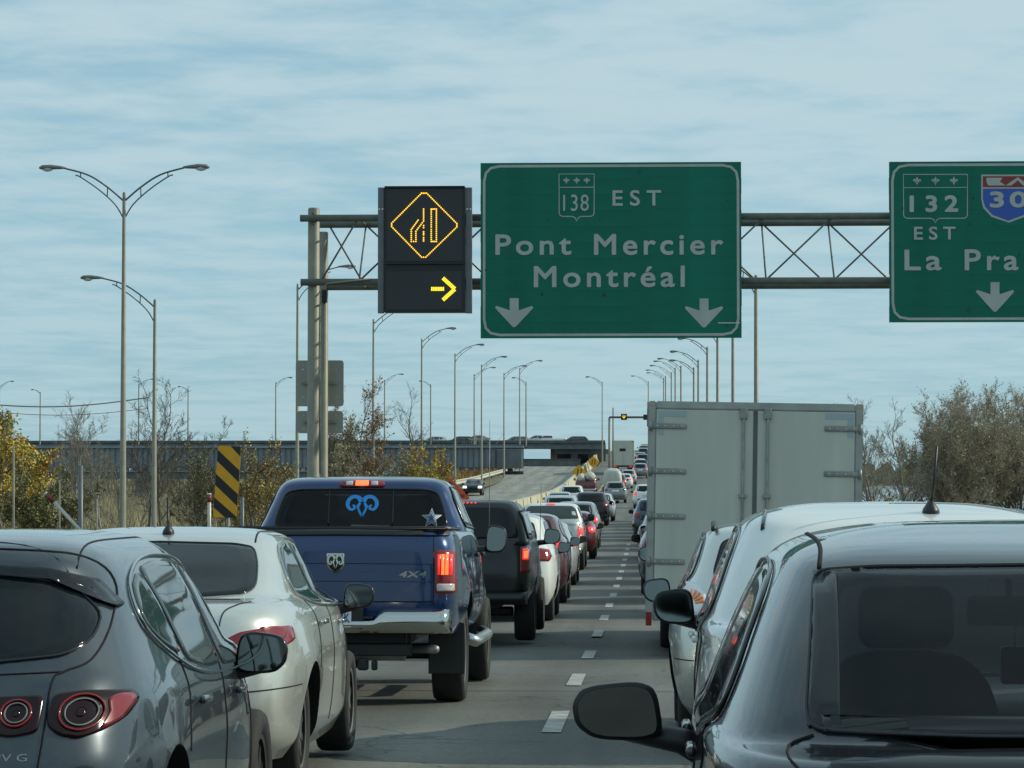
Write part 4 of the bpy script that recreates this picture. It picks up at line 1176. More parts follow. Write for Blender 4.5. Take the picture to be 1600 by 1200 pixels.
bm = shell(S, 100, 4, (), .04, 2.8)
pcc = Proj(bm)
from_bm('cab', bm, M['p_black'], cp, sm=True)
for ax, s_ in sides():
    patch(pcn, [(.42, 1.36), (.45, 1.64), (1.8, 1.66), (1.8, 1.36)], ax, .010, M['glass_l'], 'canopy_window', cp, 5, .06, r=.04)
    trim(pcn, [(.38, 1.33), (.41, 1.67), (1.84, 1.69), (1.84, 1.33)], ax, .014, M['black'], 'window_frame', cp, True, .005, r=.04)
    patch(pcc, [(2.15, 1.38), (2.2, 1.64), (3.2, 1.66), (3.7, 1.38)], ax, .010, M['glass_l'], 'side_window', cp, 5, .06, r=.04)
    patch(pr, [(s_ * x, z) for x, z in ((.775, 1.225), (.895, 1.22), (.90, .90), (.78, .89))], 'R', .012, M['lampred'], 'tail_lamp', cp, 4, .04, r=.02)
    patch(pr, [(s_ * x, z) for x, z in ((.80, 1.20), (.87, 1.20), (.87, 1.06), (.80, 1.06))], 'R', .018, M['lampon'], 'lit_bulb', cp, 2, .04, r=.01)
    patch(pr, [(s_ * x, z) for x, z in ((.815, 1.17), (.855, 1.17), (.855, 1.08), (.815, 1.08))], 'R', .022, M['lamphot'], 'lit_bulb', cp, 2, .04, r=.01)
    trim(pr, [(s_ * .765, 1.26), (s_ * .765, .80)], 'R', .006, M['seam'], 'tailgate_gap', cp, False, -.001)
    mirror_part(cp, s_, .95, 3.62, 1.32, .24, .22, M['black'], arm=.14)
for k in range(9):
    patch(pcn, [(-.20 + k * .05 + a, 1.772 + b) for a, b in ((-.012, -.007), (.012, -.007), (.012, .007), (-.012, .007))], 'R', .012, M['lampon'], 'brake_led', cp, 1, .05)
b_ = bumper(cp, .91, .50, .66, -.04, M['black'], 0)
wheels(cp, (1.15, 4.35), .80, .375, .26, M['darkrim'], 6, 'tacoma')
box('chassis', (0, 2.6, .5), (1.0, 4.6, .14), M['black'], cp, .02)
box('rear_axle', (0, 1.15, .38), (1.3, .12, .12), M['black'], cp, .03)
tube('whip_aerial', [(.88, 4.2, 1.2), (.9, 4.15, 2.05)], [.005, .003], M['black'], cp, 6)
place(cp, -2.37, 37.0, dz=.04)

# ---- white box truck
bt = root('box_truck', (0, 0, 0), 'white box truck with double rear doors and lock rods, in the right lane', 'truck', 'vehicles queuing in the right lane')
bw, zb, zt, Lb = 1.245, .40, 2.95, 5.6
bm = bmesh.new(); add_box(bm, (0, Lb / 2 + .03, (zb + zt) / 2), (2 * bw - .02, Lb - .06, zt - zb - .02))
from_bm('box_body', bm, M['boxwhite'], bt)
fr = bmesh.new()
for s_ in (-1, 1):
    add_box(fr, (s_ * (bw - .045), .0, (zb + zt) / 2), (.09, .09, zt - zb))
add_box(fr, (0, .0, zt - .045), (2 * bw - .18, .088, .09))
bmesh.ops.bevel(fr, geom=list(fr.edges), offset=.012, segments=2, affect='EDGES')
from_bm('rear_frame', fr, M['boxrail'], bt)
for s_ in (-1, 1):
    box('top_rail', (s_ * (bw + .004), Lb / 2 + .05, zt - .05), (.025, Lb - .12, .10), M['boxrail'], bt, .006)
    for k in range(9):
        box('side_panel_rib', (s_ * (bw - .005), .7 + k * .6, (zb + zt) / 2), (.012, .03, zt - zb - .22), M['boxwhite'], bt, .003)
box('rear_sill', (0, .01, zb + .05), (2 * bw - .18, .10, .10), M['hinge'], bt, .01)
dh = zt - .09 - (zb + .1)
dw = bw - .09
for s_ in (-1, 1):
    d_ = box('door', (s_ * (dw / 2 + .004), -.020, zb + .1 + dh / 2), (dw - .016, .05, dh - .012), M['boxwhite'], bt, .006)
    # lock rod with keepers
    rx = s_ * .140 - s_ * (dw / 2 + .004)
    tube('lock_rod', [(rx, -.055, -dh / 2 - .02), (rx, -.055, dh / 2 + .02)], .017, M['hinge'], d_, 10)
    for zz in (-.80, .18 + .12, dh / 2 - .04 + .0):
        box('rod_keeper', (rx, -.045, zz - .12 if zz < 1 else zz), (.09, .06, .045 if zz < 1 else .13), M['hinge'], d_, .01)
    for k in range(4):
        zz = dh / 2 - .20 - k * .525
        hx = s_ * (dw / 2 - .16)
        hg = box('hinge_strap', (hx, -.035, zz), (.40, .022, .065), M['hinge'], d_, .010, 3)
        for q in (-.14, -.05, .05, .14):
            lathe('bolt', [(-.018, .006), (-.016, .010), (-.010, .011)], M['dullchrome'], hg, 8, 'Y', (q, 0, 0))
        tube('hinge_pin', [(s_ * (dw / 2 + .055), -.04, zz - .055), (s_ * (dw / 2 + .055), -.04, zz + .055)], .022, M['hinge'], d_, 10)
    # corner marking tape
    x0 = s_ * (dw / 2 - .03)
    box('marking_tape', (x0 - s_ * .16, -.027, dh / 2 - .055), (.33, .004, .07), M['tape'], d_)
    box('marking_tape', (x0 - s_ * .03, -.0272, dh / 2 - .20), (.065, .004, .21), M['tape'], d_)
box('door_seal', (0, -.047, zb + .1 + dh / 2), (.05, .016, dh), M['concdark'], bt, .006)
# rain streaks under hinges: slim stains kept as wear in the panel material; small notices near the sill
st_ = box('notice_sticker', (-.93, -.049, zb + .30), (.20, .004, .11), M['plate'], bt)
text_fit('sticker_lettering', 'DANGER', -.085, .085, .005, .04, -.004, M['lampred'], st_, 1.0, .02)
box('sticker_stripe', (0, -.003, -.03), (.19, .003, .03), M['lampred'], st_)
lathe('oval_badge', [(-.004, .055), (.0, .06)], M['inkblack'], bt, 20, 'Y', (-.63, -.049, zb + .26))
for o in bt.children:
    if o.name.startswith('oval_badge'): o.scale = (1.5, 1, .5)
for s_ in (-1, 1):
    box('marker_lamp', (s_ * (bw - .04), -.05, zb + .02), (.07, .03, .16), M['lampred'], bt, .008)
    box('roof_marker', (s_ * (bw - .045), -.04, zt - .045), (.03, .02, .03), M['amber'], bt, .006)
box('underride_bar', (0, .0, .26), (1.9, .09, .10), M['black'], bt, .012)
for s_ in (-1, 1): box('bumper_stay', (s_ * .5, .1, .36), (.08, .2, .16), M['black'], bt, .01)
box('chassis', (0, 4.0, .52), (.9, 7.6, .2), M['black'], bt, .02)
# cab ahead of the box
S = [(.40, 5.75, 8.25, .92, 8, 5), (.6, 5.72, 8.5, .98, 8, 5), (.95, 5.72, 8.45, 1.0, 8, 4.5), (1.2, 5.74, 8.0, .98, 8, 4.5), (1.3, 5.75, 7.6, .94, 8, 4.5), (1.7, 5.8, 7.2, .86, 7, 5), (2.0, 5.88, 6.9, .76, 6, 5), (2.1, 6.0, 6.7, .6, 4, 4), (2.12, 6.2, 6.5, .2, 3, 3)]
bm = shell(S, 80, 4, (), .04, 6.6)
pk = Proj(bm)
cabo = from_bm('cab', bm, [M['p_white'], M['well']], bt, sm=True)
cb = bmesh.new()
for s_ in (-1, 1): add_cyl_x(cb, s_ * .66, s_ * 1.3, 7.35, .40, .44, 36)
boolean(cabo, cb, M['well'])
for ax, s_ in sides():
    patch(pk, [(6.1, 1.32), (6.15, 1.85), (6.8, 1.85), (7.4, 1.34)], ax, .01, M['glass_l'], 'side_window', bt, 5, .08, r=.05)
    m_ = mirror_part(bt, s_, 1.10, 7.15, 1.12, .26, .22, M['black'], arm=.15)
    patch(pk, [(8.0, .95), (8.0, 1.1), (8.2, 1.05), (8.2, .95)], ax, .01, M['amber'], 'corner_lamp', bt, 2, .05)
    box('side_marker', (s_ * 1.01, 5.95, 1.0), (.02, .12, .06), M['amber'], bt, .005)
patch(pk, sym([(0, 1.95), (.62, 1.9), (.8, 1.4), (0, 1.36)]), 'F', .01, M['glass'], 'windscreen', bt, 5, .08, r=.05)
wheels(bt, (2.1,), .93, .37, .25, M['dullchrome'], 6, 'van')
wheels(bt, (7.35,), .86, .37, .24, M['dullchrome'], 6, 'van2')
place(bt, 1.22, 34.3, roll=R(1.0))

# ------------------------------------------------------------------ the rest of the queue (simpler bodies, one template per kind)
TPL = {}
def template(kind):
    if kind in TPL: return TPL[kind]
    r_ = root('far_car', (0, 0, 0), None, None)
    if kind == 'suv':
        sp = cross_spec('p_white', 1.68, hw=.91)
        sp['S'] = [(a[0], a[1], a[2] + .2, a[3] * 1.03, a[4] + 1, a[5]) for a in sp['S']]
    elif kind == 'hatch':
        sp = cross_spec('p_white', 1.50)
    elif kind == 'sedan':
        sp = dict(SP_SEDAN); sp['paint'] = 'p_white'
        sp['single'] = [([(-.26, .86), (.26, .86), (.26, .74), (-.26, .74)], 'R', 'plate', 'licence_plate')]
        sp['lamps'] = [([(.50, .88), (.54, .985), (.84, .96), (.86, .88), (.62, .84)], 'R', 'lampred', 'tail_lamp')]
    if kind != 'pickup':
        sp['lamps'] = [(l[0], l[1], l[2], l[3]) for l in sp['lamps']]
        sp.pop('tunnel', None); sp['rgm'] = 'glass'; sp['swm'] = 'glass_l'
        sp['mm'] = 'black'
        build_car(r_, sp, lo=True)
    else:
        S = [(.50, .10, 5.30, .88, 10, 5), (.66, .0, 5.38, .93, 10, 5), (.95, .0, 5.3, .95, 11, 4.5), (1.2, .03, 5.0, .93, 10, 4.2), (1.32, .05, 4.3, .90, 9, 4)]
        bm = shell(S, 60, 3, (), .05, 2.2); pr_ = Proj(bm)
        b0 = from_bm('body', bm, [M['p_white'], M['well']], r_, sm=True)
        cb = bmesh.new()
        for yw in (1.15, 4.45):
            for s_ in (-1, 1): add_cyl_x(cb, s_ * .6, s_ * 1.2, yw, .41, .43, 20)
        boolean(b0, cb, M['well'])
        for p in b0.data.polygons: p.use_smooth = True
        b0.data.set_sharp_from_angle(angle=R(35))
        S = [(1.25, 1.9, 4.3, .90, 9, 5), (1.38, 1.93, 4.15, .87, 9, 5), (1.6, 2.0, 3.8, .80, 8, 5), (1.76, 2.08, 3.5, .73, 7, 4.6), (1.82, 2.2, 3.3, .6, 5, 4), (1.84, 2.5, 3.1, .2, 4, 3)]
        bm = shell(S, 60, 3, (), .04, 2.8); pc_ = Proj(bm)
        c0 = from_bm('cab', bm, M['p_white'], r_, sm=True)
        patch(pc_, sym([(0, 1.76), (.6, 1.75), (.70, 1.66), (.78, 1.40), (0, 1.38)]), 'R', .01, M['glass_l'], 'rear_window', r_, 3, .1, r=.05)
        patch(pc_, sym([(0, 1.815), (.12, 1.81), (.12, 1.785), (0, 1.785)]), 'R', .014, M['lampon'], 'high_brake_lamp', r_, 1, .1)
        for ax, s_ in sides():
            patch(pc_, [(2.1, 1.42), (2.15, 1.72), (3.3, 1.72), (3.9, 1.42)], ax, .01, M['glass_l'], 'side_window', r_, 3, .1, r=.04)
            patch(pr_, [(s_ * x, z) for x, z in ((.80, 1.22), (.92, 1.22), (.93, .92), (.81, .92))], 'R', .012, M['lampred'], 'tail_lamp', r_, 2, .1)
            mirror_part(r_, s_, .97, 3.8, 1.42, .22, .22, M['black'], arm=.14)
        patch(pr_, sym([(0, 1.28), (.85, 1.27), (.85, 1.24), (0, 1.25)]), 'R', .01, M['black'], 'tailgate_cap', r_, 1, .1)
        bumper(r_, .94, .48, .66, -.04, M['dullchrome'], 0)
        wheels(r_, (1.15, 4.45), .82, .375, .26, M['darkrim'], 6, 'tacoma')
    TPL[kind] = r_
    return r_
used = set()
def car_copy(kind, name, x, d, label, cat, paint_, brake=True, group=None, facing=0, oncoming=False, dz=0):
    t = template(kind)
    c = copy_tree(t) if kind in used else t
    used.add(kind)
    c.name = name
    for k in ('label', 'category', 'group'):
        if k in c: del c[k]
    tag(c, label, cat, group)
    def setm(o, frm, m_):
        for sl in o.material_slots:
            if sl.material and sl.material.name.startswith(frm):
                sl.link = 'OBJECT'; sl.material = m_
    for ch in c.children:
        b0 = ch.name.split('.')[0]
        if b0 in ('body', 'cab'):
            ch.material_slots[0].link = 'OBJECT'; ch.material_slots[0].material = M[paint_]
            if len(ch.material_slots) > 1 and ch.material_slots[1].link == 'DATA': pass
        if b0 == 'tail_lamp':
            ch.material_slots[0].link = 'OBJECT'
            ch.material_slots[0].material = M['lampon' if brake else 'lampred']
    place(c, x, d, yaw=facing, dz=dz)
    if oncoming: c.location.z = go(d)
    return c
LQ, RQ = 'vehicles queuing in the left lane', 'vehicles queuing in the right lane'
car_copy('suv', 'crossover_car', -2.32, 45.5, 'white crossover right behind a maroon one, partly hidden by the black pickup with a canopy', 'car', 'p_white', False, LQ)
car_copy('suv', 'crossover_car', -2.36, 54.5, 'maroon crossover between two white vehicles in the left queue', 'car', 'p_maroon', True, LQ)
car_copy('sedan', 'sedan_car', -2.45, 66.5, 'pale silver sedan behind the white pickup truck', 'car', 'p_pearl', True, LQ)
car_copy('pickup', 'pickup_truck', -2.66, 80, 'white pickup truck with a wide pale rear window and lit high brake lamp', 'pickup', 'p_white', True, LQ)
car_copy('hatch', 'hatchback_car', -2.45, 92.5, 'red hatchback just ahead of the white pickup truck', 'car', 'p_red', True, LQ)
car_copy('suv', 'crossover_car', -2.55, 105, 'mid grey crossover with a lit brake lamp, ahead of the red hatchback', 'car', 'p_mid', True, LQ)
car_copy('sedan', 'sedan_car', -4.0, 113, 'white sedan merging left of the mid grey crossover', 'car', 'p_white', False, LQ)
car_copy('suv', 'crossover_car', -3.75, 128, 'pale silver crossover merging, with white roof glare', 'car', 'p_pearl', True, LQ)
car_copy('suv', 'crossover_car', -2.75, 145, 'black crossover in the middle of the queue, with a clear gap at its right', 'car', 'p_black', False, LQ)
car_copy('hatch', 'hatchback_car', -2.55, 158, 'light silver hatchback directly in front of the black crossover', 'car', 'p_pearl', False, LQ)
car_copy('sedan', 'sedan_car', -5.1, 172, 'pale sedan nosing along the concrete barrier', 'car', 'p_pearl', False, LQ)
car_copy('suv', 'crossover_car', -5.0, 196, 'white crossover beside the concrete barrier', 'car', 'p_white', False, LQ)
car_copy('suv', 'crossover_car', -2.45, 232, 'silver crossover seen squarely from behind, in front of the white tarped trailer', 'car', 'p_mid', False, LQ)
car_copy('pickup', 'pickup_truck', -5.4, 262, 'dark red pickup carrying wrapped bundles near the end of the barrier', 'pickup', 'p_red', False, LQ)
car_copy('suv', 'crossover_car', -2.75, 276, 'red crossover with bright brake lamps, near the grey lorry', 'car', 'p_red', True, LQ)
car_copy('sedan', 'sedan_car', -2.2, 290, 'white sedan with lit lamps behind the distant grey lorry', 'car', 'p_white', True, LQ)
car_copy('hatch', 'hatchback_car', -1.9, 306, 'silver hatchback close to the distant grey lorry', 'car', 'p_pearl', True, LQ)
car_copy('suv', 'crossover_car', .35, 116, 'dark crossover with door mirrors, beside the left edge of the box truck', 'car', 'p_navy', False, RQ)
car_copy('suv', 'crossover_car', .75, 60, 'navy crossover mostly hidden behind the white box truck', 'car', 'p_navy', False, RQ)
car_copy('sedan', 'sedan_car', .6, 92, 'grey sedan almost wholly hidden by the box truck', 'car', 'p_mid', False, RQ)
car_copy('suv', 'crossover_car', -.05, 206, 'small white crossover with one lit lamp, seen left of the box truck edge', 'car', 'p_white', True, RQ)
for k in range(17):
    d = 47.5 + 6.7 * k + (k % 3) * .35
    if 57 < d < 65 or 89 < d < 97 or 112 < d < 121: continue
    kd = ('suv', 'sedan', 'hatch', 'suv')[k % 4]
    pt = ('p_mid', 'p_white', 'p_dark', 'p_pearl', 'p_red')[k % 5]
    car_copy(kd, {'suv': 'crossover_car', 'sedan': 'sedan_car', 'hatch': 'hatchback_car'}[kd], 1.25 - d * .0042, d, '%s car counted forward from the box truck, hidden by it in the right lane queue' % ['first', 'second', 'third', 'fourth', 'fifth', 'sixth', 'seventh', 'eighth', 'ninth', 'tenth', 'eleventh', 'twelfth', 'thirteenth', 'fourteenth', 'fifteenth', 'sixteenth', 'seventeenth'][k], 'car', pt, k % 2 == 0, 'right lane cars hidden by the box truck')
for k, (x, d, kind, pt, lb) in enumerate([
    (-.7, 330, 'suv', 'p_mid', 'grey crossover with glowing brake lamps, right of the distant lorry'),
    (-.65, 352, 'suv', 'p_black', 'black crossover uphill of the lorry, its left side catching light'),
    (-.8, 372, 'sedan', 'p_white', 'white sedan climbing beside the distant lorry'),
    (-.5, 396, 'suv', 'p_dark', 'charcoal crossover high on the distant bridge ramp'),
    (-.9, 425, 'sedan', 'p_mid', 'grey sedan higher on the bridge ramp, past the lorry'),
    (-.5, 450, 'suv', 'p_navy', 'navy crossover near the crest of the ramp'),
    (-.4, 490, 'pickup', 'p_white', 'tiny white pickup near the crest of the ramp'),
    (-.3, 540, 'suv', 'p_black', 'tiny black crossover at the crest of the ramp'),
    (-2.6, 395, 'suv', 'p_mid', 'grey crossover just uphill of the distant lorry'),
    ]):
    car_copy(kind, {'suv': 'crossover_car', 'sedan': 'sedan_car', 'pickup': 'pickup_truck'}[kind], x, d, lb, 'pickup' if kind == 'pickup' else 'car', pt, k % 2 == 0, 'vehicles climbing the distant ramp')
# oncoming cars
for x, d, lb, pt, kd in ((-15.5, 262, 'black oncoming car with headlamps on, on the empty left carriageway', 'p_black', 'sedan'),):
    c = car_copy(kd, 'sedan_car', x, d + 4.5, lb, 'car', pt, False, None, math.pi, True)
    c.rotation_euler = (0, 0, math.pi)
    for s_ in (-1, 1):
        box('headlamp', (s_ * .68, 4.42, .72), (.34, .12, .20), M['headon'], c, .04, 3)
    box('grille', (0, 4.50, .60), (.9, .06, .22), M['gloss'], c, .02)
    box('front_bumper', (0, 4.46, .36), (1.3, .10, .14), M['black'], c, .03)
    bmx = bmesh.new(); bmx.free()
    prs = Proj(shell(SP_SEDAN['S'], 44, 2, (), .1, 2.2))
    patch(prs, sym([(0, 1.36), (.5, 1.34), (.66, 1.06), (0, 1.03)]), 'F', .012, M['glass_l'], 'windscreen', c, 3, .12)
c = car_copy('sedan', 'sedan_car', -17.6, 205, 'dark car half hidden behind the orange sign on the left carriageway', 'car', 'p_dark', False, None, math.pi, True)
c.rotation_euler = (0, 0, math.pi)

# distant lorry (rear of a tall grey trailer)
lo_ = root('lorry', (0, 0, 0), 'tall pale grey lorry seen from behind, small in the distance', 'truck', LQ)
box('trailer_body', (0, 6.2, 2.55), (2.55, 12.2, 3.0), M['boxwhite'], lo_, .04)
for s_ in (-1, 1):
    box('door', (s_ * .615, .07, 2.5), (1.17, .05, 2.75), M['boxwhite'], lo_, .02)
    box('mud_flap', (s_ * .8, .3, .6), (.6, .04, .6), M['black'], lo_)
    box('corner_post', (s_ * 1.25, .05, 2.55), (.07, .08, 2.95), M['boxrail'], lo_)
    box('marker_lamp', (s_ * 1.1, .02, 3.95), (.2, .03, .06), M['lampred'], lo_)
    box('tail_lamp', (s_ * .9, .02, 1.0), (.3, .04, .12), M['lampon'], lo_)
box('dark_emblem', (-.05, .035, 2.95), (.72, .02, .34), M['inkblack'], lo_)
box('rear_sill', (0, .06, 1.02), (2.5, .1, .18), M['black'], lo_)
box('underride_bar', (0, .1, .5), (2.3, .1, .12), M['black'], lo_)
wheels(lo_, (1.4, 2.7), 1.05, .5, .35, M['dullchrome'], 6, 'lorry')
box('tractor_cab', (0, 14.0, 2.2), (2.5, 2.2, 3.0), M['p_navy'], lo_, .15, 3)
place(lo_, -2.75, 346)

# tarped white trailer towed between cars
tr_ = root('trailer', (0, 0, 0), 'light grey tarped trailer load standing behind the silver crossover', 'trailer')
bm = bmesh.new()
S = [(.5, 0, 3.2, .85, 8, 8), (1.0, 0, 3.2, .88, 8, 8), (1.6, .05, 3.15, .84, 6, 6), (2.1, .15, 3.0, .72, 4, 4), (2.35, .5, 2.6, .4, 3, 3)]
bm.free(); bm = shell(S, 40, 2)
from_bm('tarp', bm, M['boxwhite'], tr_, sm=True)
wheels(tr_, (1.6,), .82, .33, .2, M['rim'], 6, 'trl')
box('tail_lamp', (.7, -.02, .6), (.16, .05, .1), M['lampon'], tr_); box('tail_lamp', (-.7, -.02, .6), (.16, .05, .1), M['lampon'], tr_)
tube('tow_bar', [(0, 3.1, .45), (0, 4.3, .45)], .05, M['black'], tr_)
place(tr_, -3.1, 268)
# wrapped bundles in the bed of the dark red pickup
for k, (x, y, z, w_) in enumerate(((-.4, .7, 1.45, .8), (.35, .9, 1.6, 1.0))):
    bm = bmesh.new(); bmesh.ops.create_icosphere(bm, subdivisions=3, radius=1)
    for v in bm.verts:
        v.co *= 1 + .12 * math.sin(v.co.x * 7 + k) * math.cos(v.co.z * 6)
        v.co = Vector((v.co.x * w_ * .5, v.co.y * .7, v.co.z * .42))
    o = from_bm('wrapped_bundle', bm, M['boxwhite'], None, sm=True)
    o.location = (-5.4 + x, 262 + y, gs(262) + z + .15)
    tag(o, ['smaller grey wrapped bundle at the left in the dark red pickup', 'bigger pale wrapped bundle at the right in the dark red pickup'][k], 'bundle')

# ------------------------------------------------------------------ overhead signs on their gantry
GD = 62.8
def pl_(px, py, d, o):
    v = P(px, py, d); return (v.x - o.x, v.z - o.z)
def rect(px0, py0, px1, py1, d, o):
    a = pl_(px0, py1, d, o); b = pl_(px1, py0, d, o)
    return [(a[0], a[1]), (b[0], a[1]), (b[0], b[1]), (a[0], b[1])]
gr = root('sign_gantry', P(489, 740, GD), 'steel truss gantry spanning the road, carrying the green signs', 'gantry')
O = gr.location.copy(); O.z = gs(GD) - .3; gr.location = O
def L3(px, py, d):
    v = P(px, py, d) - O; return (v.x, v.y, v.z)
RD = GD + 1.7
XR = 2330
f_t, f_b = P(489, 341, GD).z, P(489, 441, GD).z
def cx(px, d=GD): return P(px, 400, d).x - O.x
def chord(nm, px0, px1, z, d, r_=.076):
    return tube(nm, [(cx(px0), d - O.y, z - O.z), (cx(px1), d - O.y, z - O.z)], r_, M['steeldark'], gr, 14)
chord('top_chord', 469, XR, f_t, GD); chord('bottom_chord', 470, XR, f_b, GD)
chord('top_chord', 478, XR, f_t + .01, RD); chord('bottom_chord', 478, XR, f_b + .01, RD)
for s_, (px, d, r_, top) in enumerate(((489, GD + .15, .135, 324), (XR, GD + .15, .135, 324), (492.5, RD, .11, 352), (XR + 4, RD, .11, 352))):
    zt_ = P(px, top, GD).z - O.z
    x_ = cx(px) if d < RD else P(px + 13, 400, RD).x - O.x
    lathe('gantry_post', [(0, r_ * 1.5), (.03, r_ * 1.5), (.04, r_), (zt_ - .03, r_ * .93), (zt_, r_ * .8)], M['steelpole'], gr, 24, 'Z', (x_, d - O.y, 0))
    if s_ == 0:
        for zz in (.12, .35): lathe('bolt', [(-.02, .02), (0, .03)], M['steeldark'], gr, 8, 'Y', (x_, d - O.y - r_, zt_ - zz))
k = 0
pnl = 1.45
x_ = cx(1305) - 8 * pnl - .04
while x_ < cx(XR) - .2:
    a, b = x_, x_ + pnl
    if b < .5: x_ += pnl; continue
    zt_, zb_ = f_t - O.z, f_b - O.z
    y0, y1 = GD - O.y, RD - O.y
    if a > .15:
        tube('vertical_strut', [(a, y1, zt_ - .05), (a + .02, y0 + .05, zb_ + .05)], .020, M['steeldark'], gr, 6)
        tube('depth_strut', [(a, y0, zb_), (a, y1, zb_)], .022, M['steeldark'], gr, 6)
        tube('depth_strut', [(a, y0, zt_), (a, y1, zt_)], .022, M['steeldark'], gr, 6)
    aa = max(a, .15)
    tube('diagonal_brace', [(aa, y0, zb_), (b, y0, zt_)], .022, M['steeldark'], gr, 6)
    tube('diagonal_brace', [(aa, y1, zt_), (b, y1, zb_)], .022, M['steeldark'], gr, 6)
    x_ += pnl; k += 1
tube('conduit', [L3(578, 436, GD - .1), L3(540, 440, GD - .1), L3(512, 443, GD - .1), L3(502, 452, GD - .05), L3(500, 480, GD), L3(499, 560, GD), L3(500, 740, GD)], .02, M['steelpole'], gr, 8)
box('junction_box', L3(507, 463, RD - .15), (.12, .12, .28), M['vmsframe'], gr, .01)

def green_sign(px0, py0, px1, py1, label, planks, d=GD - .32):
    c = P((px0 + px1) / 2, (py0 + py1) / 2, d)
    r_ = root('highway_sign', c, label, 'road sign')
    w = P(px1, py0, d).x - P(px0, py0, d).x; h = P(px0, py0, d).z - P(px0, py1, d).z
    ph = h / planks
    for k in range(planks):
        jx = random.uniform(-.006, .006)
        box('sign_plank', (jx, 0, -h / 2 + ph * (k + .5)), (w, .035 + .002 * (k % 2), ph - .0015), M['signgreen'], r_)
    i = .045
    R_ = .36
    ol = roundc([(-w / 2 + i, -h / 2 + i), (w / 2 - i, -h / 2 + i), (w / 2 - i, h / 2 - i), (-w / 2 + i, h / 2 - i)], R_)
    ring_xz('border', ol, .055, -.024, .006, M['signwhite'], r_)
    for x_ in (-w * .38, -w * .13, w * .13, w * .38):
        box('mounting_beam', (x_, .09, .0), (.09, .12, h * .96), M['vmsbracket'], r_)
    return r_, c
def arrow_down(r_, c, d, px, py0, py1, w_=60):
    f = lambda a, b: pl_(a, b, d, c)
    h = w_ / 2
    pts = [f(px - 7, py0), f(px + 7, py0), f(px + 7, py0 + 19), f(px + h - 2, py0 + 12), f(px + h, py0 + 15), f(px + 2, py1), f(px - 2, py1), f(px - h, py0 + 15), f(px - h + 2, py0 + 12), f(px - 7, py0 + 19)]
    plate_xz('down_arrow', pts, -.024, .006, M['signwhite'], r_)
def words(r_, c, d, s, x0, x1, y0, y1, m_='signwhite', off=.022, sp=1.25, y=-.026):
    a = pl_(x0, y1, d, c); b = pl_(x1, y0, d, c)
    bd = off * .62
    return text_fit('lettering', s, a[0] + bd, b[0] - bd, a[1] + bd, b[1] - bd, y, M[m_], r_, sp, 0.0, bold=bd)
def fleur(r_, c, d, px, py, s, m_='signwhite'):
    f = lambda a, b: pl_(px + a * s, py + b * s, d, c)
    bm = bmesh.new()
    polys = [[(0, -1), (.28, -.45), (.16, .2), (-.16, .2), (-.28, -.45)], [(-.55, .12), (.55, .12), (.55, .3), (-.55, .3)],
             [(.2, .1), (.3, -.3), (.6, -.5), (.9, -.25), (.85, .1), (.65, .0), (.6, -.2), (.42, .1)], [(0, .3), (.3, .55), (.12, .6), (0, 1), (-.12, .6), (-.3, .55)]]
    polys.append([(-a, b) for a, b in polys[2]][::-1])
    for q in polys:
        vs = [bm.verts.new((f(a, b)[0], -.026, f(a, b)[1])) for a, b in q]
        fc = bm.faces.new(vs)
        e = bmesh.ops.extrude_face_region(bm, geom=[fc])
        for v in e['geom']:
            if isinstance(v, bmesh.types.BMVert): v.co.y += .004
    from_bm('fleur_de_lis', bm, M[m_], r_)
def qc_shield(r_, c, d, x0, x1, y0, y1):
    f = lambda a, b: pl_(a, b, d, c)
    xm = (x0 + x1) / 2; yb = y1 - 7
    ol = [f(x0, y0), f(x1, y0), f(x1, yb - 6), f(x1 - 1.5, yb - 2), f(x1 - 6, yb), f(xm + 7, yb), f(xm + 3, yb + 2), f(xm, y1), f(xm - 3, yb + 2), f(xm - 7, yb), f(x0 + 6, yb), f(x0 + 1.5, yb - 2), f(x0, yb - 6)]
    ring_xz('shield_outline', ol, .02, -.024, .005, M['signwhite'], r_)
    a = f(x0, y0 + 22); b = f(x1, y0 + 20.5)
    plate_xz('shield_bar', [(a[0], a[1]), (b[0], a[1]), (b[0], b[1]), (a[0], b[1])], -.025, .005, M['signwhite'], r_)
    for k in (-1, 0, 1):
        fleur(r_, c, d, xm + k * (x1 - x0) * .285, y0 + 11, 5.6 if x1 - x0 < 80 else 7)
DS = GD - .32
g1, c1 = green_sign(751, 254, 1158, 528, 'big green overhead sign reading Pont Mercier Montréal with two down arrows', 11)
qc_shield(g1, c1, DS, 873, 929, 271.5, 346)
words(g1, c1, DS, '138', 880, 920, 304, 330, sp=1.1, off=.002)
words(g1, c1, DS, 'EST', 957, 1033, 297, 322, sp=1.5, off=.012)
words(g1, c1, DS, 'Pont', 774, 893, 366, 399)
words(g1, c1, DS, 'Mercier', 928, 1130, 365, 399)
words(g1, c1, DS, 'Montréal', 834, 1070, 415, 449.5)
arrow_down(g1, c1, DS, 803.5, 466, 511); arrow_down(g1, c1, DS, 1100, 466.5, 511.5)
for (a, b, s_) in ((998, 269, 1.2), (1137, 314, 1), (855, 345, 1), (937, 343, 1), (846.5, 460, 1.8), (944, 461, 2), (841, 420, 1.2), (759, 422, 1.3), (805, 444, .8), (1135, 508, 1.3)):
    q = pl_(a, b, DS, c1)
    plate_xz('dark_chip', [(q[0] - .014 * s_, q[1] - .01 * s_), (q[0] + .008 * s_, q[1] - .016 * s_), (q[0] + .014 * s_, q[1] + .012 * s_), (q[0] - .004 * s_, q[1] + .018 * s_)], -.030, .003, M['inkblack'], g1)
q = rect(1122, 504, 1156, 505.2, DS, c1); plate_xz('pale_scratch', q, -.029, .003, M['plate'], g1)
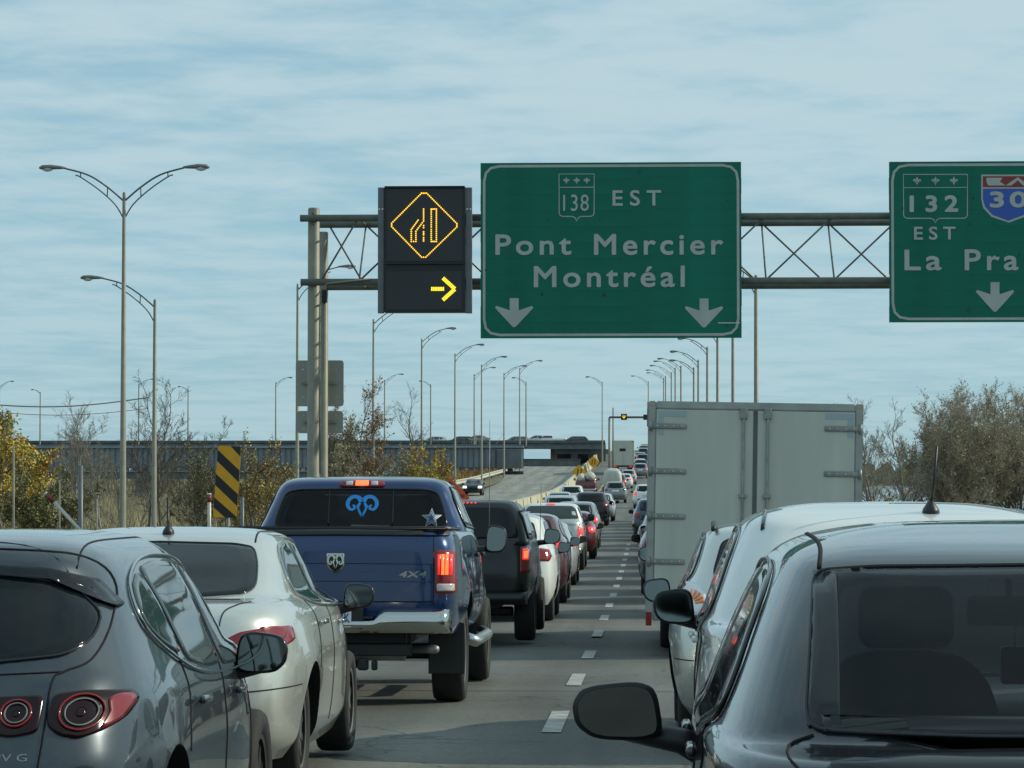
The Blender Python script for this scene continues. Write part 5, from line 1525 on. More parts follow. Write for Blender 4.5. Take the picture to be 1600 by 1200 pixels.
g2, c2 = green_sign(1389, 252, 1790, 503, 'green overhead sign at the right edge, reading 132, 30 and La Prairie', 10)
qc_shield(g2, c2, DS, 1411, 1512, 272, 349)
words(g2, c2, DS, '132', 1421, 1497, 305, 332, sp=1.4, off=.028)
words(g2, c2, DS, 'EST', 1428, 1493, 354, 375, sp=1.5, off=.012)
words(g2, c2, DS, 'La', 1413, 1471, 390, 423); words(g2, c2, DS, 'Prairie', 1507, 1690, 389, 423)
arrow_down(g2, c2, DS, 1554.5, 441, 487)
f = lambda a, b: pl_(a, b, DS, c2)
ol = [(1534, 274), (1616, 274), (1616, 310), (1613, 324), (1600, 338), (1575, 347), (1550, 338), (1537, 324), (1534, 310)]
plate_xz('shield_white', [f(*p) for p in [(a + (-1 if a < 1575 else 1), b + (1 if b > 300 else -1)) for a, b in ol]], -.024, .004, M['signwhite'], g2)
plate_xz('shield_blue', [f(*p) for p in [(1535.5, 295), (1614.5, 295), (1614.5, 311), (1611, 323), (1599, 336), (1575, 345), (1551, 336), (1539, 323), (1535.5, 311)]], -.028, .004, M['signblue'], g2)
plate_xz('shield_red', [f(*p) for p in [(1535.5, 275.5), (1614.5, 275.5), (1614.5, 292.5), (1535.5, 292.5)]], -.028, .004, M['signred'], g2)
plate_xz('highway_emblem', [f(*p) for p in [(1541, 278), (1566, 278), (1562, 284), (1571, 290), (1544, 290), (1541, 284)]], -.032, .004, M['signwhite'], g2)
plate_xz('highway_emblem', [f(*p) for p in [(1590, 277), (1608, 290), (1571, 290)]], -.032, .004, M['signwhite'], g2)
plate_xz('highway_emblem', [f(*p) for p in [(1590, 282), (1598, 290), (1580, 290)]], -.036, .004, M['signred'], g2)
words(g2, c2, DS, '30', 1546, 1604, 299, 325, sp=1.2, off=.03, y=-.034)
fleur(g2, c2, DS, 1575, 335, 7)
for (a, b, s_) in ((1520, 310, 1.5), (1515, 350, 1.5), (1512, 484, 1.6), (1410, 326, 1.5), (1557, 400, 2), (1551, 350, 1), (1404, 384, 1), (1520, 430, 1), (1592, 398, 1.6)):
    q = pl_(a, b, DS, c2)
    plate_xz('dark_chip', [(q[0] - .014 * s_, q[1] - .01 * s_), (q[0] + .008 * s_, q[1] - .016 * s_), (q[0] + .014 * s_, q[1] + .02 * s_)], -.030, .003, M['inkblack'], g2)

# message sign with amber lamps
DV = GD - .45
cv_ = P(663, 390, DV)
vm = root('message_sign', cv_, 'black electronic lane sign showing an amber merge diamond above a yellow right arrow', 'electronic sign')
def vbox(nm, x0, y0, x1, y1, dy, th, m_, bev=.01):
    a = pl_(x0, y1, DV, cv_); b = pl_(x1, y0, DV, cv_)
    return box(nm, ((a[0] + b[0]) / 2, dy + th / 2, (a[1] + b[1]) / 2), (b[0] - a[0], th, b[1] - a[1]), M[m_], vm, bev)
vbox('housing', 600, 290.5, 726.5, 488, .03, .38, 'vmsframe')
vbox('upper_face', 604, 294, 722.5, 409, .012, .03, 'vms', .004)
vbox('lower_face', 603, 423.5, 722, 484, .012, .03, 'vms', .004)
vbox('hood', 601, 409.5, 724.5, 413, -.05, .09, 'vmsframe', .004)
vbox('hood', 601, 290.5, 726, 293.5, -.05, .09, 'vmsframe', .004)
for x0 in (589.5, 727): vbox('mounting_bracket', x0, 292, x0 + 10, 489, .10, .12, 'vmsbracket')
for x0 in (592, 597, 729.5, 734.5):
    q = pl_(x0, 326, DV, cv_); lathe('bolt', [(-.012, .018), (0, .022)], M['dullchrome'], vm, 8, 'Y', (q[0], .10, q[1]))
dots = []
def crop(a, b): return (440 + a / 3.75, 240 + b / 3.75)
def dline(pts, st=3.15):
    for (a, b) in zip(pts, pts[1:]):
        a = crop(*a); b = crop(*b)
        L_ = math.hypot(b[0] - a[0], b[1] - a[1]); n = max(1, round(L_ / st))
        for k in range(n): dots.append((a[0] + (b[0] - a[0]) * k / n, a[1] + (b[1] - a[1]) * k / n))
    dots.append(crop(*pts[-1]))
dline([(820, 232), (850, 232), (1027, 410), (1027, 430), (845, 607), (820, 607), (645, 428), (645, 408), (820, 232)])
dline([(832, 325), (832, 395), (787, 455), (787, 515), (760, 515), (760, 445), (800, 390)])
dline([(877, 325), (907, 325), (907, 515), (877, 515), (877, 445)]); dline([(877, 330), (877, 430)])
for (a, b) in ((422, 434), (458, 476), (492, 512)): dline([(832, a), (832, b)])
bm = bmesh.new()
px_m = DV / FPX
for (a, b) in dots:
    q = pl_(a, b, DV, cv_)
    vs = [bm.verts.new((q[0] + 1.22 * px_m * math.cos(t * math.pi / 4), -.004, q[1] + 1.22 * px_m * math.sin(t * math.pi / 4))) for t in range(8)]
    c_ = bm.verts.new((q[0], -.016, q[1]))
    for k in range(8): bm.faces.new((vs[k], vs[(k + 1) % 8], c_))
ld = from_bm('merge_symbol_lamps', bm, M['led'], vm); ld['kind'] = 'stuff'
bm = bmesh.new()
def bar(a, b, w_):
    a = Vector(pl_(*crop(*a), DV, cv_)); b = Vector(pl_(*crop(*b), DV, cv_))
    n = max(2, int((b - a).length / (2.4 * px_m)))
    t = (b - a).normalized(); u = Vector((-t.y, t.x))
    rows = 3
    for i in range(n + 1):
        for j in range(rows):
            p = a.lerp(b, i / n) + u * w_ * px_m * ((j + .5) / rows - .5)
            q = [bm.verts.new((p.x + 1.25 * px_m * math.cos(k * math.pi / 3), -.004, p.y + 1.25 * px_m * math.sin(k * math.pi / 3))) for k in range(6)]
            c_ = bm.verts.new((p.x, -.016, p.y))
            for k in range(6): bm.faces.new((q[k], q[(k + 1) % 6], c_))
bar((880, 793), (948, 793), 6); bar((948, 732), (1012, 790), 6); bar((1012, 797), (948, 855), 6)
la = from_bm('arrow_lamps', bm, M['ledy'], vm); la['kind'] = 'stuff'

# sign backs bolted to the gantry posts
for (x0, y0, x1, y1, lb) in ((462, 563, 537, 635, 'larger bare sign back facing away, high on the gantry post'), (464, 642, 536, 677, 'smaller bare sign back below the larger one on the gantry post')):
    d = RD + .25
    c = P((x0 + x1) / 2, (y0 + y1) / 2, d)
    r_ = root('road_sign', c, lb, 'road sign')
    a = pl_(x0, y1, d, c); b = pl_(x1, y0, d, c)
    plate_xz('sign_panel', roundc([(a[0], a[1]), (b[0], a[1]), (b[0], b[1]), (a[0], b[1])], .07), 0, .012, M['signback'], r_)
    for (u, v) in ((-.7, .6), (.7, .6), (-.7, -.6), (.7, -.6)):
        lathe('bolt', [(-.012, .014), (0, .018)], M['dullchrome'], r_, 8, 'Y', (u * (b[0] - a[0]) / 2, 0, v * (b[1] - a[1]) / 2))
    box('clamp_bar', (.0, -.05, 0), (b[0] - a[0] - .3, .06, .05), M['steelpole'], r_)

# ------------------------------------------------------------------ lamp posts
ORD = ['first', 'second', 'third', 'fourth', 'fifth', 'sixth', 'seventh', 'eighth', 'ninth', 'tenth', 'eleventh', 'twelfth', 'thirteenth']
def lamp_post(px, py, d, arms, label, group, base=None, rad=.11, r_top=.055):
    top = P(px, py, d)
    bz = base if base is not None else ground_z(top.x, d) - .02
    H = top.z - bz
    r_ = root('lamp_post', (top.x, d, bz), label, 'street lamp', group)
    s_ = FPX / d
    lathe('pole', [(0, rad * 1.7), (.08, rad * 1.7), (.09, rad), (H, r_top), (H + .06, r_top * .6)], M['steelpole'], r_, 12, 'Z')
    for a_ in arms:
        Lm = abs(a_) / s_; sg = 1 if a_ > 0 else -1
        k = Lm / 2.8
        up = spline([(0, -.25), (.55, .22), (1.2, .63), (2.0, .86)], 5)
        lo = spline([(0, -.85), (.3, -.35), (.85, .15), (1.45, .56), (1.62, .62)], 5)
        arm = bmesh.new()
        add_tube(arm, [(sg * a * k, 0, H + b * k) for a, b in up], .032, 6)
        add_tube(arm, [(sg * a * k, 0, H + b * k) for a, b in lo], .024, 6)
        add_tube(arm, [(sg * .55 * k, 0, H + .22 * k), (sg * .56 * k, 0, H - .08 * k)], .02, 5)
        add_tube(arm, [(sg * 1.45 * k, 0, H + .72 * k), (sg * 1.45 * k, 0, H + .56 * k)], .02, 5)
        ar = from_bm('bracket_arm', arm, M['steeldark'], r_, sm=True)
        bm = bmesh.new()
        prof = [(1.95, .035, .035, .87), (2.15, .06, .06, .885), (2.45, .12, .085, .90), (2.72, .13, .08, .89), (2.82, .07, .04, .875)]
        prev = None
        for (u, wy, wz, zc_) in prof:
            ring = [bm.verts.new((sg * u * k, wy * math.cos(t * math.pi / 5), H + zc_ * k + wz * math.sin(t * math.pi / 5))) for t in range(10)]
            if prev:
                for i in range(10): bm.faces.new((prev[i], prev[(i + 1) % 10], ring[(i + 1) % 10], ring[i]))
            else: bm.faces.new(ring)
            prev = ring
        bm.faces.new(prev)
        hd = from_bm('lamp_head', bm, M['lamphead'], ar, sm=True)
        bm = bmesh.new(); bmesh.ops.create_uvsphere(bm, u_segments=12, v_segments=6, radius=1)
        for v in bm.verts: v.co = Vector((sg * 2.55 * k + v.co.x * .20, v.co.y * .11, H + .86 * k + v.co.z * .115))
        from_bm('lamp_bowl', bm, M['lampglass'], hd, sm=True)
    return r_
GL = 'lamp posts along the left carriageway'
lamp_post(194, 303, 96, (-134, 134), 'tall double-armed lamp post left of the road', GL, rad=.12)
lamp_post(242, 470, 110, (-117,), 'lamp post with one arm to the left, right behind the double-armed one', GL)
lamp_post(465, 445, 148, (91,), 'lamp post partly hidden by the gantry posts', GL)
lamp_post(583.5, 500, 183, (72,), 'lamp post whose arm is hidden behind the electronic sign', GL)
for k, (px, py, ax_, d) in enumerate(((659, 530, 54, 225), (711, 553, 46, 263), (752.5, 570, 40, 300), (787.5, 583, 36, 333), (812, 575, 36, 362))):
    lamp_post(px, py, d, (ax_,), ORD[k] + ' in the row of right-reaching lamp posts running back from the electronic sign', GL, rad=.11)
for (px, py, ax_, lb) in ((741, 585, 34, 'thin far lamp post between two taller ones above the overpass, arm to the right'), (822, 597, -22, 'far lamp post with its arm to the left, beside the last of the left row'),
    (601, 594, 30, 'far lamp post on the viaduct, right of the hidden-arm lamp'), (673, 601, -18, 'far lamp post on the viaduct, arm to the left'), (431, 598, 26, 'far lamp post left of the gantry post'),
    (217, 600, 24, 'far lamp post seen between the two big left lamp posts'), (294, 609, -16, 'far lamp post with a left arm over the bare tree'), (63, 613, -14, 'far lamp post over the yellow tree, arm to the left'), (-1, 603, 23, 'far lamp head at the left picture edge')):
    lamp_post(px, py, 428, (ax_,), lb, 'lamp posts on the far overpass', base=6.4, rad=.12, r_top=.08)
lamp_post(941, 597, 405, (-26,), 'lone lamp post near the end of the concrete barrier', 'lamp posts along the ramp', base=gs(405) - .2)
rl = [(1181, 432, 118, -100), (1145, 497, 150, -75), (1121, 520, 172, -60), (1105, 543, 200, -46), (1091, 563, 227, -44), (1084, 575, 245, -38), (1064, 572, 330, -37), (1055, 575, 370, -34), (1049, 582, 420, -34), (1040, 588, 470, -31), (1037, 591, 500, -27), (1013, 596, 560, -27)]
for k, (px, py, d, ax_) in enumerate(rl):
    lamp_post(px, py, d, (ax_,), ORD[k] + ' from the right in the row of left-reaching lamp posts behind the box truck', 'lamp posts along the right side', rad=.12, r_top=.07 if d < 250 else .09, base=gs(d) - .25)

# small far gantry with a square signal
q0 = P(952, 652, 300)
fg = root('signal_gantry', (q0.x, 300, gs(300) - .3), 'small far gantry holding a square lane signal over the queue', 'gantry')
H = q0.z - fg.location.z
lathe('gantry_post', [(0, .14), (H, .10)], M['steelpole'], fg, 10, 'Z')
xr = P(1075, 652, 300).x - q0.x
lathe('gantry_post', [(0, .14), (H, .10)], M['steelpole'], fg, 10, 'Z', (xr, 0, 0))
tube('gantry_beam', [(0, 0, H), (xr, 0, H)], .11, M['steeldark'], fg, 8)
xs1 = P(975, 652, 300).x - q0.x
sg = box('lane_signal', (xs1, -.2, H + .03), (.62, .25, .62), M['vmsframe'], fg, .03)
bm = bmesh.new()
for a_, b_ in (((-.18, .12), (0, -.14)), ((.18, .12), (0, -.14)), ((0, .2), (0, -.14))):
    add_tube(bm, [(a_[0], -.135, a_[1]), (b_[0], -.135, b_[1])], .025, 6)
from_bm('signal_arrow', bm, M['led'], sg)
box('lane_signal', (P(1009, 652, 300).x - q0.x, -.2, H + .0), (.5, .25, .55), M['vmsframe'], fg, .03)
q1 = P(958, 637, 310)
mp_ = root('mast', (q1.x, 310, gs(310) - .3), 'bare slim mast rising behind the far gantry', 'mast')
lathe('pole', [(0, .12), (q1.z - gs(310) + .3, .07)], M['steelpole'], mp_, 8, 'Z')

# ------------------------------------------------------------------ concrete barrier (one block mesh, many parts)
cb_ = root('concrete_barrier', (-7.45, 0, 0), 'cream concrete barrier of separate blocks between the two carriageways', 'barrier')
bm = bmesh.new()
pf = [(-.36, 0), (-.36, .12), (-.19, .38), (-.12, 1.05), (.12, 1.05), (.19, .38), (.36, .12), (.36, 0)]
LB = 3.9
secs = []
for y, sc in ((0, .9), (.05, 1), (LB - .05, 1), (LB, .9)):
    secs.append([bm.verts.new((x * (1 if sc == 1 else .82), y, z * (1 if sc == 1 else .985))) for x, z in pf])
for a, b in zip(secs, secs[1:]):
    for k in range(len(pf)): bm.faces.new((a[k], a[(k + 1) % len(pf)], b[(k + 1) % len(pf)], b[k]))
bm.faces.new(secs[0]); bm.faces.new(secs[-1])
b0 = from_bm('barrier_block', bm, M['concrete'], cb_)
y = 122
first = True
while y < 468:
    o = b0 if first else b0.copy()
    if not first: COL.objects.link(o)
    first = False
    o.location = (random.uniform(-.07, .07), y, gs(y) - .04)
    o.rotation_euler = (math.atan((gs(y + LB) - gs(y)) / LB), 0, random.uniform(-.014, .014))
    y += LB + .14
for (px, py, d, lb) in ((905, 738, 306, 'yellow diamond lane warning sign on the barrier, nearer one'), (927, 722, 372, 'yellow diamond lane warning sign on the barrier, farther one')):
    c = P(px, py, d)
    r_ = root('warning_sign', (c.x, d, gs(d) + .5), lb, 'road sign', 'yellow diamond signs on the barrier')
    H = c.z - r_.location.z
    hw_ = .80
    plate_xz('sign_panel', [(0, H - hw_), (hw_, H), (0, H + hw_), (-hw_, H)], -.03, .02, M['yellow'], r_)
    for x_ in (-.22, .12): plate_xz('symbol_bar', [(x_, H - .35), (x_ + .10, H - .35), (x_ + .16, H + .35), (x_ + .04, H + .35)], -.036, .004, M['inkblack'], r_)
    lathe('pole', [(0, .05), (H, .05)], M['steelpole'], r_, 8, 'Z', (0, .03, 0))

# guardrail on the far side of the oncoming road
gp = [(660, 759, 236), (700, 752, 258), (735, 746, 284), (770, 737, 322), (798, 729.5, 362), (818, 723.5, 390)]
pts = spline([tuple(P(*p)) for p in gp], 6)
gx = root('guard_rail', (pts[0][0], pts[0][1], 0), 'pale curving guard rail on the far side of the left carriageway', 'guard rail')
bm = bmesh.new()
o0 = Vector(gx.location)
cols = []
for p in pts:
    cols.append([bm.verts.new((p[0] + a - o0.x, p[1] - o0.y, p[2] + b)) for a, b in ((0, 0), (.05, -.06), (0, -.18), (0, -.24), (.05, -.36), (0, -.44), (-.04, -.44), (-.04, 0))])
for a, b in zip(cols, cols[1:]):
    for k in range(8): bm.faces.new((a[k], a[(k + 1) % 8], b[(k + 1) % 8], b[k]))
from_bm('rail', bm, M['guard'], gx)
for i in range(0, len(pts), 2):
    p = pts[i]; box('rail_post', (p[0] - .12 - o0.x, p[1] - o0.y, p[2] - .55), (.14, .14, 1.0), M['steeldark'], gx)
# grassy bank that carries it
bm = bmesh.new()
rows = []
for p in pts:
    zr = p[2] - .75
    rows.append([bm.verts.new((max(p[0] + 2.5, p[0] + .5) if False else p[0] + 1.2, p[1], max(zr - .25, go(p[1]) - .15) if p[1] < 398 else zr)), bm.verts.new((p[0] + .3, p[1], zr)), bm.verts.new((p[0] - 2, p[1], zr + .1)), bm.verts.new((p[0] - 14, p[1], -1.3))])
for a, b in zip(rows, rows[1:]):
    for k in range(3): bm.faces.new((a[k], a[k + 1], b[k + 1], b[k]))
tag(from_bm('grass_bank', bm, M['grassland'], normals=False), kind='structure')

# ------------------------------------------------------------------ viaduct and overpass
vd = root('viaduct', (-70, 350, 0), 'long blue-grey ribbed steel viaduct beyond the trees at the left', 'bridge')
x0, x1 = -75.0, 55.4
wb, tb = 3.15, 5.45
for k in range(13):
    xa = x0 + 10.03 * k
    box('girder_panel', (xa + 5.0, 0, (wb + tb) / 2), (9.98, .5, tb - wb), M['viad'], vd)
nr = 0
bm = bmesh.new()
xa = x0
add_box(bm, (0, 0, 0), (.10, .22, tb - wb - .02))
rb = from_bm('girder_rib', bm, M['viaddark'], vd)
k = 0
while xa < x1:
    o = rb if k == 0 else rb.copy()
    if k: COL.objects.link(o)
    o.location = (xa, -.36, (wb + tb) / 2)
    xa += .66 if xa > 0 else .72; k += 1
box('top_flange', ((x0 + x1) / 2, -.1, tb + .10), (x1 - x0, 1.1, .22), M['viad'], vd)
box('railing', ((x0 + x1) / 2, .3, tb + .32), (x1 - x0, .1, .18), M['viaddark'], vd)
box('bottom_flange', ((x0 + x1) / 2, -.1, wb - .07), (x1 - x0, 1.0, .14), M['viaddark'], vd)
xa = x0
bm = bmesh.new(); add_box(bm, (0, 0, 0), (.62, .8, .34))
cb0 = from_bm('bearing_block', bm, M['viaddark'], vd)
k = 0
while xa < x1 - 1:
    o = cb0 if k == 0 else cb0.copy()
    if k: COL.objects.link(o)
    o.location = (xa, -.1, wb - .31); xa += 1.15; k += 1
box('lower_girder', ((x0 + x1) / 2, .2, 2.2), (x1 - x0, 1.2, .95), M['viaddark'], vd)
box('lower_ledge', ((x0 + x1) / 2, -.5, 2.62), (x1 - x0, .3, .10), M['viad'], vd)
for k in range(10):
    box('pier', (x0 + 5 + 13.3 * k, .3, .3), (1.6, 1.8, 3.2), M['concdark'], vd, .1)
box('end_block', (55.4 - 1.6, -1.2, 4.1), (3.0, 2.0, 2.3), M['viaddark'], vd, .05)

ov = root('overpass', (-60, 430, 0), 'dark overpass deck crossing behind the empty carriageway', 'bridge')
box('deck', (0, 3, 6.82), (108, 9, .62), M['viaddark'], ov)
box('parapet', (0, -1.6, 7.2), (108, .3, .36), M['concdark'], ov)
box('edge_beam', (0, -1.9, 6.35), (108, .35, .5), M['viaddark'], ov)
for x_ in (46.5, 49.5, 52.0): box('pier', (x_, 1, 5), (1.0, 2, 3.6), M['rust'] if x_ < 48 else M['concdark'], ov, .05)
box('abutment_wall', (50.4, 5.5, 5), (7.2, 1, 3.6), M['viaddark'], ov)
box('drop_panel', (50.5, 0, 5.75), (8, .4, .7), M['viaddark'], ov)
for x_ in (-40, -20, 0, 20): box('pier', (x_, 1, 2.5), (1.2, 2, 8), M['concdark'], ov, .05)
rw_ = root('retaining_wall', (-13, 404, 3), 'low dark wall closing off the crest of the left carriageway', 'wall')  # dark upright slab in place of the road lying in the overpass's shade
box('band_face', (0, 0, .65), (7.9, .4, 1.6), M['concdark'], rw_)
box('band_top', (0, -.05, 1.48), (8.0, .6, .08), M['concdark'], rw_)
for k, (px, kd, pt, lb) in enumerate(((742, 'suv', 'p_dark', 'dark crossover on the overpass, leftmost of its traffic'), (768, 'sedan', 'p_mid', 'grey sedan on the overpass, left of centre'), (829, 'suv', 'p_mid', 'grey crossover on the overpass beyond the last left lamp'),
     (862, 'sedan', 'p_pearl', 'silver sedan on the overpass next to the white pickup'), (886, 'pickup', 'p_white', 'white pickup on the overpass over the dark band'), (921, 'suv', 'p_dark', 'dark crossover at the right end of the overpass'), (700, 'suv', 'p_pearl', 'silver crossover on the overpass behind the lamp post'))):
    c = car_copy(kd, {'suv': 'crossover_car', 'sedan': 'sedan_car', 'pickup': 'pickup_truck'}[kd], -20, 431, lb, 'pickup' if kd == 'pickup' else 'car', pt, False, 'traffic on the overpass')
    c.location = (P(px, 690, 431).x, 431, 6.35); c.rotation_euler = (0, 0, R(90))
    if kd == 'sedan': c.location.z = 6.75

# ------------------------------------------------------------------ signs and posts at the left verge
d = 57
c = P(356, 752, d)
om = root('hazard_marker', (c.x, d, ground_z(c.x, d)), 'tilted yellow hazard marker with black diagonal stripes', 'road sign')
zb_ = c.z - 1.42 / 2 - om.location.z
w_, h_ = .44, 1.42
f = lambda px, py: (P(px, py, d).x - c.x, P(px, py, d).z - om.location.z)
pan = [f(341, 696), f(377, 698), f(370, 809.5), f(333, 808)]
def lerp2(a, b, t): return (a[0] + (b[0] - a[0]) * t, a[1] + (b[1] - a[1]) * t)
plate_xz('marker_panel', roundc(pan, .05), -.02, .012, M['yellow'], om)
tl, tr2, br_, bl = pan
def edgeL(t): return lerp2(tl, bl, t)
def edgeR(t): return lerp2(tr2, br_, t)
for t0 in (.0, .335, .665):
    q = [edgeL(t0 + .06), edgeL(t0 + .215), edgeR(t0 + .50), edgeR(t0 + .335)]
    q = [(min(1, a), b) for a, b in q]
    if t0 > .6: q = [edgeL(t0 + .06), edgeL(t0 + .20), lerp2(bl, br_, .52), lerp2(bl, br_, .93), edgeR(.985)]
    plate_xz('black_stripe', q, -.0245, .004, M['inkblack'], om)
q = [lerp2(tl, tr2, .55), lerp2(tl, tr2, .97), edgeR(.02), edgeR(.14)]
plate_xz('black_stripe', q, -.0245, .004, M['inkblack'], om)
lathe('pole', [(0, .035), (2.2, .035)], M['steelpole'], om, 10, 'Z', (0, .03, 0))
def post(px, pyt, pyb, d, w, label, m_='guard', red=False, lean=0, cat='post', grp=None):
    t = P(px, pyt, d); b = P(px + lean, pyb, d)
    r_ = root('marker_post' if red else 'post', (b.x, d, b.z - .5), label, cat, grp)
    L_ = t - b
    bm = bmesh.new()
    add_tube(bm, [(-L_.x * .3, 0, 0.0), (0, 0, .5), (L_.x, 0, .5 + L_.z)], w / 2, 10)
    from_bm('shaft', bm, M[m_], r_, sm=True)
    if red:
        u = .80
        tube('red_band', [(L_.x * u, 0, .5 + L_.z * u), (L_.x * .985, 0, .5 + L_.z * .985)], w / 2 + .006, M['signred'], r_, 10)
        tube('top_cap', [(L_.x * .985, 0, .5 + L_.z * .985), (L_.x * 1.02, 0, .5 + L_.z * 1.02)], w / 2 + .003, M['plate'], r_, 10)
    return r_
post(327, 772, 835, 55, .07, 'upright white post with a red band beside the striped hazard marker', red=True, grp='red-banded marker posts')
post(72, 771, 838, 60, .075, 'leaning white post with a red band at the far left', red=True, lean=62, grp='red-banded marker posts')
post(126, 727, 850, 75, .12, 'stout blue-grey post among the bare trees', 'vmsbracket')
post(21, 697, 850, 80, .06, 'thin pale post in front of the yellow tree', 'steelpole')
post(93, 750, 850, 82, .045, 'thin short post right of the yellow tree', 'steelpole')
post(151, 780, 850, 84, .05, 'thin low post left of the double-armed lamp', 'steelpole')
post(378.5, 777, 835, 78, .10, 'grey post just right of the striped hazard marker', 'vmsbracket')
# orange work sign
d = 108
c = P(703, 778, d)
ws = root('work_sign', (c.x, d, gs(d) - .1), 'orange diamond roadworks sign with a black arrow, rising behind the blue pickup', 'road sign')
H = c.z - ws.location.z
hw_ = .74
plate_xz('sign_panel', roundc([(0, H - hw_), (hw_, H), (0, H + hw_), (-hw_, H)], .05), -.03, .015, M['orange'], ws)
plate_xz('arrow_head', [(-.20, H + .36), (.20, H + .36), (0, H + .62)], -.036, .004, M['inkblack'], ws)
plate_xz('arrow_shaft', [(-.05, H + .12), (.05, H + .12), (.05, H + .36), (-.05, H + .36)], -.036, .004, M['inkblack'], ws)
for k in range(7): plate_xz('symbol_bar', [(.14 + k * .06, H + .02), (.17 + k * .06, H + .02), (.17 + k * .06, H + .13), (.14 + k * .06, H + .13)], -.036, .004, M['inkblack'], ws)
box('stand', (0, .02, H / 2 - .2), (.05, .05, H), M['steeldark'], ws)
# diamond sign back far behind
d = 175
c = P(603.5, 726, d)
db = root('road_sign', (c.x, d, ground_z(c.x, d)), 'grey diamond sign back in front of the viaduct', 'road sign')
H = c.z - db.location.z
plate_xz('sign_panel', roundc([(0, H - .66), (.66, H), (0, H + .66), (-.66, H)], .08), 0, .015, M['signback'], db)
for x_ in (-.22, .22): box('mounting_bar', (x_, -.03, H - .5), (.05, .04, 1.3 + .6), M['steelpole'], db)
for x_ in (-.22, .22): box('leg', (x_, -.03, (H - 1.4) / 2), (.05, .04, max(.3, H - 1.4)), M['steelpole'], db)
# overhead wires
for k, (y0_, y1_, dd, lb) in enumerate(((628, 621, 0, 'upper black overhead wire at the left'), (638, 638, 3, 'lower faint overhead wire at the left'))):
    a, b = P(-60, y0_, 100 + dd), P(232, y1_, 108 + dd)
    pts = [a.lerp(b, t / 12) - Vector((0, 0, .25 * math.sin(math.pi * t / 12))) for t in range(13)]
    o = tube('overhead_wire', pts, .022 - .010 * k, M['inkblack'], None, 5)
    tag(o, lb, 'wire')

# ------------------------------------------------------------------ trees
def tree(x, y, H, spread, style, label, group, seed, name='bare_tree', leaf=None, nleaf=0, lsize=.09, bark='bark', dens_=1.0, low=.12, flop=.35, stems=1):
    rnd = random.Random(seed)
    z0 = ground_z(x, y) - .05
    r_ = root(name, (x, y, z0), label, 'tree', group)
    tb_ = bmesh.new(); tw = bmesh.new()
    tips = []
    def grow(p, dr, L_, rad, lev):
        n = 4 if lev < 2 else 3
        rad = max(rad, .0065)
        pts = [p]; rr = [rad]
        q = p.copy(); d_ = dr.copy()
        for i in range(n):
            d_ = (d_ + Vector((rnd.gauss(0, .10 + .05 * lev), rnd.gauss(0, .10 + .05 * lev), rnd.gauss(.05, .07)))).normalized()
            q = q + d_ * (L_ / n)
            pts.append(q.copy()); rr.append(rad * (1 - .62 * (i + 1) / n))
        add_tube(tb_ if lev < 3 else tw, pts, rr, 5 if lev < 2 else 3, caps=False)
        if lev >= 4:
            tips.append((pts[-1], d_)); tips.append((pts[-2], d_)); return
        nk = [0, 6, 6, 6 if dens_ > 1.15 else 5][lev] if lev else int(9 * dens_)
        if lev: nk = max(2, int(nk * dens_ + rnd.random()))
        for j in range(nk):
            t = low + (1 - low) * (j + rnd.random() * .8) / nk if lev == 0 else .25 + .75 * (j + rnd.random()) / nk
            t = min(t, .999)
            k = int(t * n); fr_ = t * n - k
            pp = pts[k].lerp(pts[k + 1], fr_)
            dd = (pts[k + 1] - pts[k]).normalized()
            az = rnd.random() * 2 * math.pi
            u, w = frame_of(dd)
            side = u * math.cos(az) + w * math.sin(az)
            ang = R(rnd.uniform(28, 58))
            nd = (dd * math.cos(ang) + side * math.sin(ang) * (1 if lev else spread) + Vector((0, 0, .18))).normalized()
            fl = (.52 if lev == 0 else .58) * (1.05 - .45 * t) * rnd.uniform(.75, 1.15)
            grow(pp, nd, L_ * fl, rr[k] * .55, lev + 1)
        tips.append((pts[-1], d_))
        if lev < 3: grow(pts[-1], d_, L_ * .45, rr[-1], lev + 1)
    for s_ in range(stems):
        off = Vector((rnd.gauss(0, .25), rnd.gauss(0, .25), 0)) if stems > 1 else Vector()
        grow(off, Vector((rnd.gauss(0, .12 + .10 * (stems > 1)), rnd.gauss(0, .12), 1)).normalized(), H * rnd.uniform(.66, .74), H * .017 / (stems ** .4), 0)
    from_bm('trunk', tb_, M[bark], r_, sm=True, normals=False)
    o = from_bm('twigs', tw, (M['twigpale'] if leaf == 'leafbrown' else M['twig']) if bark == 'bark' else M[bark], r_, normals=False); o['kind'] = 'stuff'
    if leaf:
        bm = bmesh.new()
        for i in range(nleaf):
            p, d_ = tips[rnd.randrange(len(tips))]
            c = p + Vector((rnd.gauss(0, .10), rnd.gauss(0, .10), rnd.gauss(0, .10))) * (H / 6)
            a = Vector((rnd.gauss(0, 1), rnd.gauss(0, 1), rnd.gauss(0, 1))).normalized()
            b = a.cross(Vector((rnd.gauss(0, 1), rnd.gauss(0, 1), rnd.gauss(0, 1)))).normalized()
            s_ = lsize * rnd.uniform(.5, 1.2)
            v = [bm.verts.new(c + a * s_), bm.verts.new(c + b * s_ * .5), bm.verts.new(c - a * s_), bm.verts.new(c - b * s_ * .5)]
            bm.faces.new(v)
        o = from_bm('crown', bm, M[leaf], r_, normals=False); o['kind'] = 'stuff'
    return r_
def tp(px, pytop, d, *a, **k):
    t = P(px, pytop, d)
    H = t.z - ground_z(t.x, d)
    return tree(t.x, d, H, *a, **k)
TL, TR = 'trees beyond the left verge', 'trees beyond the right verge'
tp(18, 622, 92, .95, 0, 'yellow-leaved tree at the left picture edge', TL, 11, 'leafy_tree', 'leafyellow', 9000, .06, dens_=1.15)
